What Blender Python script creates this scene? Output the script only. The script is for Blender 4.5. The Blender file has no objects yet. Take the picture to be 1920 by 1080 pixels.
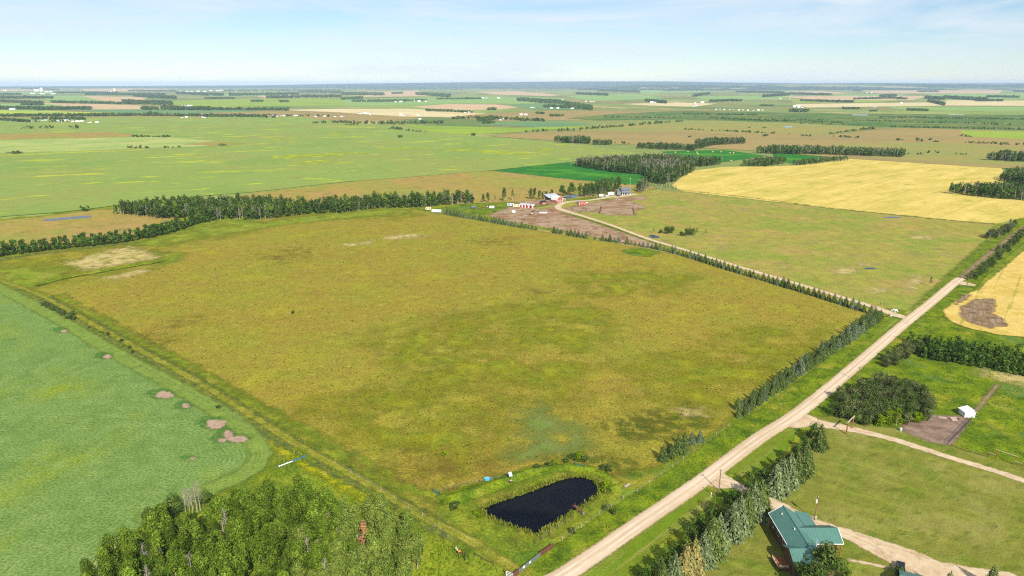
import bpy, math, random
import numpy as np
from mathutils import Vector, Matrix

# ------------------------------------------------------------------ camera, sky, sun, exposure
sc = bpy.context.scene
COL = sc.collection
FPX = 1333.0                                   # focal length in pixels of the 1920 px wide photograph
PITCH = math.atan((540 - 157) / FPX)
HCAM = 120.0
SP, CP = math.sin(PITCH), math.cos(PITCH)
cam_d = bpy.data.cameras.new('camera')
cam = bpy.data.objects.new('camera', cam_d)
COL.objects.link(cam)
cam.location = (0, 0, HCAM)
cam.rotation_euler = (math.pi / 2 - PITCH, 0, 0)
cam_d.sensor_width = 36
cam_d.lens = 36 * FPX / 1920
cam_d.clip_start = 1
cam_d.clip_end = 120000
sc.camera = cam

SUN_EL = math.radians(37)
SUN_XY = Vector((0.29, -0.957))                # horizontal direction towards the sun
world = bpy.data.worlds.new('World')
sc.world = world
world.use_nodes = True
wn, wl = world.node_tree.nodes, world.node_tree.links
wn.clear()
w_out = wn.new('ShaderNodeOutputWorld')
w_bg = wn.new('ShaderNodeBackground')
w_sky = wn.new('ShaderNodeTexSky')
w_sky.sky_type = 'NISHITA'
w_sky.sun_disc = False
w_sky.sun_elevation = SUN_EL
w_sky.sun_rotation = math.atan2(SUN_XY.x, SUN_XY.y)
w_sky.altitude = 700
w_sky.air_density = 1.0
w_sky.dust_density = 0.0
w_sky.ozone_density = 5.0
w_tc = wn.new('ShaderNodeTexCoord')
w_map = wn.new('ShaderNodeMapping')
w_map.inputs['Scale'].default_value = (1.2, 1.2, 9.0)
w_map.inputs['Rotation'].default_value = (0.0, 0.10, 0.3)
w_n = wn.new('ShaderNodeTexNoise')
w_n.inputs['Scale'].default_value = 2.1
w_n.inputs['Detail'].default_value = 7
w_n.inputs['Roughness'].default_value = 0.62
w_n.inputs['Distortion'].default_value = 0.6
w_r = wn.new('ShaderNodeMapRange')
w_r.inputs['From Min'].default_value = 0.40
w_r.inputs['From Max'].default_value = 0.66
w_r.inputs['To Min'].default_value = 0.08
w_r.inputs['To Max'].default_value = 0.95
w_mix = wn.new('ShaderNodeMix')
w_mix.data_type = 'RGBA'
w_mix.inputs['B'].default_value = (7.2, 7.9, 8.5, 1)
wl.new(w_tc.outputs['Generated'], w_map.inputs['Vector'])
wl.new(w_map.outputs['Vector'], w_n.inputs['Vector'])
wl.new(w_n.outputs['Fac'], w_r.inputs['Value'])
wl.new(w_r.outputs['Result'], w_mix.inputs['Factor'])
wl.new(w_sky.outputs['Color'], w_mix.inputs['A'])
wl.new(w_mix.outputs['Result'], w_bg.inputs['Color'])
w_bg.inputs['Strength'].default_value = 0.086
wl.new(w_bg.outputs['Background'], w_out.inputs['Surface'])

sun_d = bpy.data.lights.new('sun', 'SUN')
sun_d.energy = 5.0
sun_d.angle = math.radians(0.53)
sun_d.color = (1.0, 0.95, 0.87)
sun = bpy.data.objects.new('sun', sun_d)
COL.objects.link(sun)
to_sun = Vector((SUN_XY.x * math.cos(SUN_EL), SUN_XY.y * math.cos(SUN_EL), math.sin(SUN_EL)))
sun.rotation_euler = to_sun.to_track_quat('Z', 'Y').to_euler()
sun.location = (0, 0, 400)

sc.view_settings.view_transform = 'Standard'
sc.view_settings.look = 'None'
sc.view_settings.gamma = 1
sc.view_settings.exposure = 0.42
sc.view_settings.use_curve_mapping = False
sc.render.engine = 'CYCLES'
sc.cycles.max_bounces = 5
sc.cycles.diffuse_bounces = 2
sc.cycles.glossy_bounces = 2
sc.cycles.transmission_bounces = 3
sc.cycles.transparent_max_bounces = 24
sc.cycles.volume_bounces = 0
sc.cycles.use_denoising = False
sc.cycles.pixel_filter_type = 'BLACKMAN_HARRIS'
sc.cycles.filter_width = 1.15

rng = np.random.default_rng(7)
random.seed(7)

# ------------------------------------------------------------------ helpers
def G(px, py, z=0.0):
    """Point of the level plane at height z seen at pixel (px, py) of the photograph."""
    u, v = (px - 960) / FPX, (py - 540) / FPX
    d = (HCAM - z) / (SP + v * CP)
    return (u * d, d * (CP - v * SP))

def pix(x, y, z=0.0):
    d = y * CP + (HCAM - z) * SP
    return 960 + FPX * x / d, 540 + FPX * ((HCAM - z) * CP - y * SP) / d

def lin(c):
    c = c / 255.0
    return c / 12.92 if c <= 0.04045 else ((c + 0.055) / 1.055) ** 2.4

KEXP = 1.28
def C(r, g, b):
    """Base colour of a surface that shows about this sRGB value in full sun."""
    return (lin(r) / KEXP, lin(g) / KEXP, lin(b) / KEXP, 1.0)

def tag(o, label=None, cat=None, group=None, kind=None):
    if label: o['label'] = label
    if cat: o['category'] = cat
    if group: o['group'] = group
    if kind: o['kind'] = kind
    return o

def link(name, me, parent=None):
    o = bpy.data.objects.new(name, me)
    COL.objects.link(o)
    if parent is not None: o.parent = parent
    return o

def np_mesh(name, V, F, mat=None, attrs=None, face_attrs=None, smooth=False):
    """Mesh from an (n,3) array and an (m,3) or (m,4) index array, with float attributes."""
    V = np.ascontiguousarray(V, dtype=np.float32)
    F = np.ascontiguousarray(F, dtype=np.int32)
    k = F.shape[1]
    me = bpy.data.meshes.new(name)
    me.vertices.add(len(V)); me.vertices.foreach_set('co', V.ravel())
    me.loops.add(F.size); me.loops.foreach_set('vertex_index', F.ravel())
    me.polygons.add(len(F))
    me.polygons.foreach_set('loop_start', np.arange(0, F.size, k, dtype=np.int32))
    me.polygons.foreach_set('loop_total', np.full(len(F), k, dtype=np.int32))
    if smooth: me.polygons.foreach_set('use_smooth', np.ones(len(F), dtype=bool))
    for dom, dd in (('POINT', attrs), ('FACE', face_attrs)):
        for a, val in (dd or {}).items():
            at = me.attributes.new(a, 'FLOAT', dom)
            at.data.foreach_set('value', np.ascontiguousarray(val, dtype=np.float32))
    me.update(calc_edges=True)
    me.validate()
    if mat is not None: me.materials.append(mat)
    return me

class MB:
    """Collects boxes, tubes and sheets into one mesh."""
    def __init__(s): s.v = []; s.f = []
    def add(s, vs, fs):
        o = len(s.v); s.v += [tuple(v) for v in vs]; s.f += [tuple(i + o for i in f) for f in fs]; return s
    def box(s, c, d, rz=0.0):
        x, y, z = d[0] / 2, d[1] / 2, d[2] / 2
        ca, sa = math.cos(rz), math.sin(rz)
        vs = [(c[0] + ca * a - sa * b, c[1] + sa * a + ca * b, c[2] + e) for e in (-z, z) for a, b in ((-x, -y), (x, -y), (x, y), (-x, y))]
        return s.add(vs, [(3, 2, 1, 0), (4, 5, 6, 7), (0, 1, 5, 4), (1, 2, 6, 5), (2, 3, 7, 6), (3, 0, 4, 7)])
    def tube(s, a, b, r0, r1=None, n=8, cap=True):
        r1 = r0 if r1 is None else r1
        a, b = Vector(a), Vector(b)
        d = (b - a).normalized()
        u = d.orthogonal().normalized(); w = d.cross(u)
        vs = []
        for p, r in ((a, r0), (b, r1)):
            for i in range(n):
                t = 2 * math.pi * i / n
                vs.append(p + u * (r * math.cos(t)) + w * (r * math.sin(t)))
        fs = [(i, (i + 1) % n, n + (i + 1) % n, n + i) for i in range(n)]
        if cap: fs += [tuple(range(n - 1, -1, -1)), tuple(range(n, 2 * n))]
        return s.add(vs, fs)
    def beam(s, a, b, w, h):
        a, b = Vector(a), Vector(b)
        d = (b - a).normalized()
        side = d.cross(Vector((0, 0, 1)))
        side = side.normalized() if side.length > 1e-4 else Vector((1, 0, 0))
        up = side.cross(d).normalized()
        vs = [p + side * (sx * w / 2) + up * (sy * h / 2) for p in (a, b) for sx, sy in ((-1, -1), (1, -1), (1, 1), (-1, 1))]
        return s.add(vs, [(3, 2, 1, 0), (4, 5, 6, 7), (0, 1, 5, 4), (1, 2, 6, 5), (2, 3, 7, 6), (3, 0, 4, 7)])
    def slab(s, quad, t):
        """A roof sheet: quad of top corners (counter-clockwise from above) with thickness t downwards."""
        q = [Vector(p) for p in quad]; n = len(q)
        low = [p - Vector((0, 0, t)) for p in q]
        fs = [tuple(range(n)), tuple(range(2 * n - 1, n - 1, -1))] + [(i, i + n, (i + 1) % n + n, (i + 1) % n) for i in range(n)]
        return s.add(q + low, fs)
    def prism(s, prof, y0, y1):
        """Profile of (x, z) points, counter-clockwise, drawn out along y."""
        n = len(prof)
        vs = [(x, y0, z) for x, z in prof] + [(x, y1, z) for x, z in prof]
        return s.add(vs, [tuple(range(n)), tuple(range(2 * n - 1, n - 1, -1))] + [(i, i + n, (i + 1) % n + n, (i + 1) % n) for i in range(n)])
    def ball(s, c, r, nu=12, nv=7):
        vs = [(c[0], c[1], c[2] - r[2])]; fs = []
        for j in range(1, nv):
            t = math.pi * j / nv - math.pi / 2
            for i in range(nu):
                p = 2 * math.pi * i / nu
                vs.append((c[0] + r[0] * math.cos(t) * math.cos(p), c[1] + r[1] * math.cos(t) * math.sin(p), c[2] + r[2] * math.sin(t)))
        vs.append((c[0], c[1], c[2] + r[2])); L = len(vs) - 1
        for i in range(nu):
            fs.append((0, 1 + (i + 1) % nu, 1 + i)); fs.append((L, L - nu + i, L - nu + (i + 1) % nu))
            for j in range(nv - 2):
                a = 1 + j * nu
                fs.append((a + i, a + (i + 1) % nu, a + nu + (i + 1) % nu, a + nu + i))
        return s.add(vs, fs)
    def mesh(s, name, mat):
        me = bpy.data.meshes.new(name); me.from_pydata(s.v, [], s.f); me.update(); me.materials.append(mat); return me
    def build(s, name, mat, parent=None, label=None):
        o = link(name, s.mesh(name, mat), parent)
        if label: o['label'] = label
        return o

def thing(name, label, cat, x, y, z=0.0, rz=0.0, group=None):
    o = bpy.data.objects.new(name, None); COL.objects.link(o)
    o.empty_display_size = 0.5
    o.location = (x, y, z); o.rotation_euler = (0, 0, rz)
    return tag(o, label, cat, group)

ONES = 'zeroth first second third fourth fifth sixth seventh eighth ninth tenth eleventh twelfth thirteenth fourteenth fifteenth sixteenth seventeenth eighteenth nineteenth'.split()
TENS = ['', '', 'twenty', 'thirty', 'forty', 'fifty', 'sixty', 'seventy', 'eighty', 'ninety']
TENTH = ['', '', 'twentieth', 'thirtieth', 'fortieth', 'fiftieth', 'sixtieth', 'seventieth', 'eightieth', 'ninetieth']
def ordinal(n):
    if n < 20: return ONES[n]
    if n < 100: return TENTH[n // 10] if n % 10 == 0 else TENS[n // 10] + '-' + ONES[n % 10]
    return 'hundredth' if n == 100 else 'hundred and ' + ordinal(n - 100)

# ------------------------------------------------------------------ materials
class NT:
    """Small node-tree writer."""
    def __init__(s, name):
        s.m = bpy.data.materials.new(name); s.m.use_nodes = True
        s.t = s.m.node_tree; s.t.nodes.clear()
        s.out = s.n('ShaderNodeOutputMaterial')
    def n(s, typ, **kw):
        nd = s.t.nodes.new(typ)
        for k, v in kw.items(): setattr(nd, k, v)
        return nd
    def l(s, a, b): s.t.links.new(a, b)
    def pos(s, rot=0.0, sx=1.0, sy=1.0):
        g = s.n('ShaderNodeNewGeometry')
        if rot == 0 and sx == 1 and sy == 1: return g.outputs['Position']
        r = s.n('ShaderNodeVectorRotate', rotation_type='Z_AXIS'); r.inputs['Angle'].default_value = -rot
        m = s.n('ShaderNodeVectorMath', operation='MULTIPLY'); m.inputs[1].default_value = (sx, sy, 1)
        s.l(g.outputs['Position'], r.inputs['Vector']); s.l(r.outputs['Vector'], m.inputs[0])
        return m.outputs['Vector']
    def noise(s, size, detail=4, rough=0.55, dist=0.0, rot=0.0, sx=1.0, sy=1.0, off=0.0):
        nd = s.n('ShaderNodeTexNoise', noise_dimensions='2D'); nd.inputs['Scale'].default_value = 1.0 / size
        nd.inputs['Detail'].default_value = detail; nd.inputs['Roughness'].default_value = rough; nd.inputs['Distortion'].default_value = dist
        p = s.pos(rot, sx, sy)
        if off:
            a = s.n('ShaderNodeVectorMath', operation='ADD'); a.inputs[1].default_value = (off * 13.7, off * 7.1, off * 3.3)
            s.l(p, a.inputs[0]); p = a.outputs['Vector']
        s.l(p, nd.inputs['Vector'])
        return nd.outputs['Fac']
    def rng(s, f, a, b, c=0.0, d=1.0, smooth=False):
        nd = s.n('ShaderNodeMapRange'); nd.clamp = True
        if smooth: nd.interpolation_type = 'SMOOTHSTEP'
        for k, v in (('From Min', a), ('From Max', b), ('To Min', c), ('To Max', d)): nd.inputs[k].default_value = v
        s.l(f, nd.inputs['Value']); return nd.outputs['Result']
    def mix(s, f, a, b):
        nd = s.n('ShaderNodeMix', data_type='RGBA')
        for x, k in ((f, 'Factor'), (a, 'A'), (b, 'B')):
            if isinstance(x, (int, float)): nd.inputs[k].default_value = x
            elif isinstance(x, tuple): nd.inputs[k].default_value = x
            else: s.l(x, nd.inputs[k])
        return nd.outputs['Result']
    def math(s, op, a, b=0.0):
        nd = s.n('ShaderNodeMath', operation=op)
        for i, x in enumerate((a, b)):
            if isinstance(x, (int, float)): nd.inputs[i].default_value = x
            else: s.l(x, nd.inputs[i])
        return nd.outputs[0]
    def attr(s, name):
        nd = s.n('ShaderNodeAttribute'); nd.attribute_name = name; return nd.outputs['Fac']
    def scale(s, col, f):
        nd = s.n('ShaderNodeVectorMath', operation='SCALE'); s.l(col, nd.inputs[0])
        if isinstance(f, (int, float)): nd.inputs['Scale'].default_value = f
        else: s.l(f, nd.inputs['Scale'])
        return nd.outputs['Vector']

def ground_mat(name, base, spots=(), grain=0.35, grain_size=0.9, bump=0.5, edge=None, rows=None, tracks=None, extra=None, thin=None, coarse=0.45):
    """base: colour. spots: (colour, size, low, high, strength, rot, sx, sy) patches of other plants or soil.
    grain: brightness grain of the single plants. edge: (wobble, size, feather) where the sheet thins out."""
    t = NT(name)
    col = t.mix(0.0, base, base)
    for i, sp in enumerate(spots):
        c, size, lo, hi, st = sp[:5]
        rot, sx, sy = sp[5:8] if len(sp) > 5 else (0, 1, 1)
        f = t.rng(t.noise(size, 4, 0.62, 0.0, rot, sx, sy, off=i + 1), lo, hi, 0, st)
        col = t.mix(f, col, c)
    if rows:                                    # sowing rows that follow the field edge: (pitch, reach, strength)
        sd = t.attr('sd')
        w = t.math('SINE', t.math('MULTIPLY', t.math('ADD', sd, t.math('MULTIPLY', t.noise(4, 2), 0.5)), 2 * math.pi / rows[0]))
        m = t.rng(sd, rows[1], rows[1] * 0.5, 0, 1)
        m = t.math('MULTIPLY', m, t.rng(t.noise(22, 3), 0.4, 0.62))
        col = t.scale(col, t.math('ADD', 1.0, t.math('MULTIPLY', t.math('MULTIPLY', w, m), rows[2])))
    if tracks:                                  # wheel tracks: (colour, half gauge, width, strength, repeat)
        u = t.attr('u')
        for k, (c, off, wd, st) in enumerate(tracks):
            f = t.rng(t.math('ABSOLUTE', t.math('SUBTRACT', t.math('ABSOLUTE', u), off)), wd, wd * 0.3, 0, st)
            f = t.math('MULTIPLY', f, t.rng(t.noise(9, 4, 0.6, off=k + 4), 0.3, 0.65, 0.25, 1))
            col = t.mix(f, col, c)
    if extra: col = extra(t, col)
    g = t.noise(grain_size, 3, 0.65, off=9)
    g2 = t.noise(grain_size * 6, 3, 0.6, off=5)
    k = t.math('ADD', t.rng(g, 0.25, 0.75, 1 - grain, 1 + grain), t.rng(g2, 0.3, 0.7, -grain * coarse, grain * coarse))
    col = t.scale(col, k)
    d = t.n('ShaderNodeBsdfDiffuse'); d.inputs['Roughness'].default_value = 0.0
    t.l(col, d.inputs['Color'])
    if bump:
        b = t.n('ShaderNodeBump'); b.inputs['Strength'].default_value = bump; b.inputs['Distance'].default_value = grain_size * 0.35
        t.l(g, b.inputs['Height']); t.l(b.outputs['Normal'], d.inputs['Normal'])
    sh = d.outputs['BSDF']
    if edge:
        wob, size, fe = edge
        sd = t.attr('sd')
        n = t.math('MULTIPLY', t.math('SUBTRACT', t.noise(size, 4, 0.65, off=2), 0.5), wob * 2)
        a = t.rng(t.math('ADD', sd, n), -fe, fe, 0, 1, True)
        if thin: a = t.math('MULTIPLY', a, t.rng(t.noise(thin[0], 4, 0.62, off=11), thin[1], thin[2], 0, thin[3]))
        tr = t.n('ShaderNodeBsdfTransparent'); mx = t.n('ShaderNodeMixShader')
        t.l(a, mx.inputs[0]); t.l(tr.outputs[0], mx.inputs[1]); t.l(sh, mx.inputs[2]); sh = mx.outputs[0]
    t.l(sh, t.out.inputs['Surface'])
    return t.m

def paint(name, col, rough=0.6, metal=0.0, wear=0.12, size=0.6, spec=0.4, rib=None):
    t = NT(name)
    f = t.rng(t.noise(size, 5, 0.65), 0.3, 0.7, 1 - wear, 1 + wear)
    c = t.scale(t.mix(0.0, col, col), f)
    p = t.n('ShaderNodeBsdfPrincipled'); t.l(c, p.inputs['Base Color'])
    p.inputs['Roughness'].default_value = rough; p.inputs['Metallic'].default_value = metal
    p.inputs['Specular IOR Level'].default_value = spec
    t.l(p.outputs[0], t.out.inputs['Surface'])
    return t.m

def leaf_mat(name, dark, mid, light, trans=0.25, vary=0.25):
    t = NT(name)
    r = t.attr('rnd')
    c = t.mix(t.rng(r, 0.0, 0.55), dark, mid)
    c = t.mix(t.rng(r, 0.55, 1.0), c, light)
    oi = t.n('ShaderNodeObjectInfo')
    c = t.scale(c, t.rng(oi.outputs['Random'], 0, 1, 1 - vary, 1 + vary))
    d = t.n('ShaderNodeBsdfDiffuse'); t.l(c, d.inputs['Color'])
    tr = t.n('ShaderNodeBsdfTranslucent'); t.l(c, tr.inputs['Color'])
    mx = t.n('ShaderNodeMixShader'); mx.inputs[0].default_value = trans
    t.l(d.outputs[0], mx.inputs[1]); t.l(tr.outputs[0], mx.inputs[2])
    t.l(mx.outputs[0], t.out.inputs['Surface'])
    return t.m

def water_mat(name, col=(0.001, 0.0015, 0.004, 1), rough=0.03, spec=0.22):
    t = NT(name)
    p = t.n('ShaderNodeBsdfPrincipled'); p.inputs['Base Color'].default_value = col
    p.inputs['Roughness'].default_value = rough; p.inputs['IOR'].default_value = 1.33
    p.inputs['Specular IOR Level'].default_value = spec
    t.l(p.outputs[0], t.out.inputs['Surface'])
    return t.m

# ------------------------------------------------------------------ ground sheets
def sdf(P, poly):
    A = np.asarray(poly, float); B = np.roll(A, -1, 0)
    best = np.full(len(P), 1e18); inside = np.zeros(len(P), bool)
    for a, b in zip(A, B):
        ab = b - a; L = (ab * ab).sum() + 1e-12
        t = np.clip(((P - a) @ ab) / L, 0, 1)
        d = P - a - t[:, None] * ab
        best = np.minimum(best, (d * d).sum(1))
        cond = ((a[1] > P[:, 1]) != (b[1] > P[:, 1]))
        with np.errstate(divide='ignore', invalid='ignore'):
            xx = (b[0] - a[0]) * (P[:, 1] - a[1]) / (b[1] - a[1]) + a[0]
        inside ^= cond & (P[:, 0] < xx)
    d = np.sqrt(best)
    return np.where(inside, d, -d)

def patch(name, pts, mat, z, cells=3000, margin=2.0, world=False, hfun=None, kind='structure', label=None):
    """A sheet of ground over the outline pts (pixels, or metres with world=True); its attribute sd is the distance to the outline."""
    poly = np.array(pts if world else [G(*p) for p in pts])
    c = poly.mean(0)
    w, ev = np.linalg.eigh(np.cov((poly - c).T))
    R = ev[:, ::-1]
    q = (poly - c) @ R
    lo, hi = q.min(0) - margin, q.max(0) + margin
    step = math.sqrt((hi - lo).prod() / cells)
    nx, ny = max(3, int((hi[0] - lo[0]) / step)), max(3, int((hi[1] - lo[1]) / step))
    gx, gy = np.meshgrid(np.linspace(lo[0], hi[0], nx + 1), np.linspace(lo[1], hi[1], ny + 1), indexing='ij')
    P = np.stack([gx.ravel(), gy.ravel()], 1) @ R.T + c
    s = sdf(P, poly)
    idx = np.arange((nx + 1) * (ny + 1)).reshape(nx + 1, ny + 1)
    F = np.stack([idx[:-1, :-1].ravel(), idx[1:, :-1].ravel(), idx[1:, 1:].ravel(), idx[:-1, 1:].ravel()], 1)
    F = F[s[F].max(1) > -margin]
    if np.linalg.det(R) < 0: F = F[:, ::-1]
    used = np.unique(F); re = np.zeros(len(P), int); re[used] = np.arange(len(used))
    P, s, F = P[used], s[used], re[F]
    zz = np.full(len(P), z) if hfun is None else z + hfun(P, s)
    o = link(name, np_mesh(name, np.column_stack([P, zz]), F, mat, {'sd': s}, smooth=True))
    return tag(o, label, None, None, kind)

def resample(pts, step):
    P = [Vector((p[0], p[1])) for p in pts]
    if len(P) > 2:
        out = []
        for i in range(len(P) - 1):
            p0, p1, p2, p3 = P[max(i - 1, 0)], P[i], P[i + 1], P[min(i + 2, len(P) - 1)]
            m = max(2, int((p2 - p1).length / step))
            for k in range(m):
                t = k / m
                out.append(0.5 * ((2 * p1) + (p2 - p0) * t + (2 * p0 - 5 * p1 + 4 * p2 - p3) * t * t + (3 * p1 - p0 - 3 * p2 + p3) * t ** 3))
        out.append(P[-1]); return out
    m = max(2, int((P[1] - P[0]).length / step))
    return [P[0].lerp(P[1], k / m) for k in range(m + 1)]

def ribbon(name, pts, width, mat, z, step=4.0, margin=1.0, crown=0.0, world=False, kind='structure', widths=None, ends=True):
    W = resample(pts if world else [G(*p) for p in pts], step)
    n = len(W); off = np.linspace(-1, 1, 9)
    V, S, U, F = [], [], [], []
    for i, p in enumerate(W):
        d = (W[min(i + 1, n - 1)] - W[max(i - 1, 0)]).normalized()
        nr = Vector((-d.y, d.x))
        hw = (width if widths is None else np.interp(i / (n - 1), np.linspace(0, 1, len(widths)), widths)) / 2
        for o in off:
            u = o * (hw + margin); q = p + nr * u
            V.append((q.x, q.y, z + crown * (1 - o * o)))
            e = hw - abs(u)
            if ends: e = min(e, min(i, n - 1 - i) * step * 0.8 - 0.5)
            S.append(e); U.append(u)
    for i in range(n - 1):
        for k in range(8):
            a = i * 9 + k; F.append((a, a + 9, a + 10, a + 1))
    F = np.array(F)[:, ::-1]
    return tag(link(name, np_mesh(name, np.array(V), F, mat, {'sd': np.array(S), 'u': np.array(U)}, smooth=True)), None, None, None, kind)

def far_field(name, pts, mat, z):
    """A distant field: a plain sheet with a slightly ragged outline."""
    W = [G(*p) for p in pts]
    mb = MB(); mb.add([(x, y, z) for x, y in W], [tuple(range(len(W)))])
    me = mb.mesh(name, mat)
    if me.polygons[0].normal.z < 0: me.flip_normals()
    return tag(link(name, me), None, None, None, 'structure')

# ------------------------------------------------------------------ ground: materials
ROAD_A = math.radians(45.5)                    # direction of the road
LANE_A = math.radians(139)                     # direction of the field's long sides
M = {}
M['plain'] = ground_mat('plain_mat', C(140, 152, 84),
    [(C(150, 134, 82), 900, 0.42, 0.6, 0.9), (C(105, 135, 70), 500, 0.5, 0.62, 0.9), (C(196, 178, 112), 700, 0.58, 0.66, 0.8),
     (C(150, 170, 84), 1500, 0.5, 0.6, 0.7)], 0.10, 6, 0)
M['near_grass'] = ground_mat('near_grass_mat', C(110, 126, 36),
    [(C(144, 156, 44), 16, 0.42, 0.62, 0.9), (C(88, 116, 36), 10, 0.5, 0.66, 0.8), (C(168, 152, 58), 26, 0.56, 0.7, 0.6), (C(144, 154, 38), 34, 0.5, 0.62, 0.7)],
    0.42, 0.8, 0.8)
M['pasture'] = ground_mat('pasture_mat', C(157, 140, 54),
    [(C(146, 146, 50), 60, 0.40, 0.64, 0.8), (C(154, 126, 58), 38, 0.48, 0.72, 0.42), (C(166, 160, 46), 24, 0.50, 0.72, 0.6), (C(136, 138, 40), 7, 0.54, 0.70, 0.6),
     (C(148, 120, 62), 9, 0.54, 0.74, 0.35), (C(100, 112, 34), 2.4, 0.62, 0.70, 0.75), (C(178, 168, 70), 5, 0.6, 0.7, 0.5)],
    0.40, 0.9, 0.8, edge=(5, 9, 2.2), coarse=0.2)
M['pasture_green'] = ground_mat('pasture_green_mat', C(142, 142, 36),
    [(C(138, 146, 42), 12, 0.45, 0.62, 0.9), (C(160, 156, 42), 20, 0.5, 0.64, 0.8), (C(110, 128, 34), 4, 0.58, 0.7, 0.8)], 0.34, 0.9, 0.7, edge=(22, 30, 14), thin=(22, 0.36, 0.6, 0.9))
M['pasture_soft'] = ground_mat('pasture_soft_mat', C(128, 142, 72), [(C(122, 144, 62), 8, 0.45, 0.6, 0.7)], 0.2, 0.9, 0.4, edge=(12, 12, 8), thin=(10, 0.3, 0.55, 0.85))
M['brown_weed'] = ground_mat('brown_weed_mat', C(132, 112, 46), [(C(110, 112, 40), 4, 0.5, 0.62, 0.8)], 0.35, 0.8, 0.7, edge=(14, 14, 9), thin=(7, 0.40, 0.68, 0.5))
M['dark_weed'] = ground_mat('dark_weed_mat', C(92, 108, 34), [(C(122, 120, 44), 5, 0.45, 0.6, 0.8)], 0.4, 0.8, 0.8, edge=(9, 8, 6), thin=(7, 0.38, 0.6, 0.85))
M['ditch'] = ground_mat('ditch_mat', C(104, 124, 30),
    [(C(126, 142, 30), 9, 0.45, 0.6, 0.9), (C(78, 104, 26), 6, 0.52, 0.66, 0.85), (C(158, 150, 52), 14, 0.56, 0.68, 0.7)], 0.45, 0.7, 0.9, edge=(1.2, 3, 0.7))
M['edge_green'] = ground_mat('edge_green_mat', C(140, 152, 44), [(C(124, 142, 40), 12, 0.45, 0.62, 0.9), (C(156, 158, 58), 18, 0.5, 0.64, 0.7)], 0.34, 0.9, 0.7, edge=(10, 16, 7), thin=(16, 0.25, 0.5, 0.95))
M['lane_side'] = ground_mat('lane_side_mat', C(128, 142, 40), [(C(148, 156, 40), 9, 0.45, 0.6, 0.8), (C(104, 118, 40), 6, 0.5, 0.64, 0.8), (C(160, 148, 60), 12, 0.52, 0.64, 0.7)], 0.4, 0.7, 0.8, edge=(3.5, 6, 2.0), thin=(8, 0.3, 0.55, 0.9))
M['yellow_weed'] = ground_mat('yellow_weed_mat', C(168, 164, 26), [(C(128, 136, 26), 5, 0.45, 0.6, 0.9), (C(186, 168, 60), 7, 0.55, 0.66, 0.7)], 0.42, 0.7, 0.9, edge=(2.5, 4, 1.4))
M['grey_weed'] = ground_mat('grey_weed_mat', C(104, 116, 54), [(C(134, 138, 48), 4, 0.48, 0.6, 0.9), (C(80, 98, 48), 3, 0.52, 0.64, 0.8)], 0.4, 0.7, 0.8, edge=(2.5, 4, 1.4))
M['lane'] = ground_mat('lane_mat', C(132, 140, 38), [(C(152, 148, 52), 7, 0.45, 0.62, 0.8)], 0.35, 0.7, 0.6, edge=(2.4, 5, 1.2),
    tracks=[(C(172, 154, 80), 0.95, 0.5, 0.8)])
M['canola_near'] = ground_mat('canola_near_mat', C(122, 149, 76),
    [(C(142, 156, 44), 60, 0.52, 0.72, 0.8), (C(110, 139, 66), 15, 0.45, 0.62, 0.7), (C(134, 157, 84), 7, 0.5, 0.66, 0.7)],
    0.42, 0.8, 1.0, edge=(0.5, 3, 0.25), coarse=0.15, rows=(1.5, 24, 0.10))
M['canola_rim'] = ground_mat('canola_rim_mat', C(130, 150, 66), [(C(120, 144, 60), 5, 0.45, 0.6, 0.8)], 0.3, 0.7, 0.8, edge=(1.5, 5, 1.3), rows=(1.5, 24, 0.08))
M['canola_lush'] = ground_mat('canola_lush_mat', C(84, 130, 52), [(C(100, 146, 62), 3, 0.45, 0.6, 0.8)], 0.35, 0.6, 0.9, edge=(2.5, 2.5, 1.6), thin=(2.5, 0.3, 0.55, 0.8))
M['bare_spot'] = ground_mat('bare_spot_mat', C(186, 160, 134), [(C(172, 140, 118), 2.5, 0.45, 0.6, 0.8)], 0.12, 0.4, 0.3, edge=(1.6, 2.2, 0.5))
M['canola_far'] = ground_mat('canola_far_mat', C(144, 163, 80),
    [(C(150, 158, 80), 220, 0.46, 0.6, 0.85), (C(134, 158, 76), 150, 0.5, 0.64, 0.8), (C(190, 196, 54), 60, 0.640, 0.70, 0.95, math.radians(30), 0.35, 1.3),
     (C(192, 198, 50), 26, 0.66, 0.71, 0.9, math.radians(24), 0.4, 1.2), (C(150, 138, 80), 60, 0.69, 0.75, 0.6)], 0.12, 2.2, 0.3, edge=(3, 20, 2))
M['canola_pale'] = ground_mat('canola_pale_mat', C(172, 184, 102), [(C(150, 172, 90), 70, 0.45, 0.62, 0.8, math.radians(20), 0.4, 1), (C(196, 190, 120), 60, 0.55, 0.66, 0.6)], 0.1, 2.5, 0.2, edge=(4, 20, 3))
M['canola_bloom'] = ground_mat('canola_bloom_mat', C(190, 198, 50), [(C(160, 180, 60), 14, 0.45, 0.62, 0.9)], 0.12, 2, 0.2, edge=(12, 22, 7), thin=(24, 0.38, 0.58, 0.85))
M['brown_pasture'] = ground_mat('brown_pasture_mat', C(168, 146, 78),
    [(C(166, 150, 72), 90, 0.44, 0.6, 0.9), (C(178, 148, 84), 50, 0.5, 0.64, 0.8), (C(138, 134, 66), 22, 0.58, 0.68, 0.8), (C(150, 156, 66), 160, 0.54, 0.64, 0.7)], 0.2, 1.8, 0.5, edge=(5, 16, 3))
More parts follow.
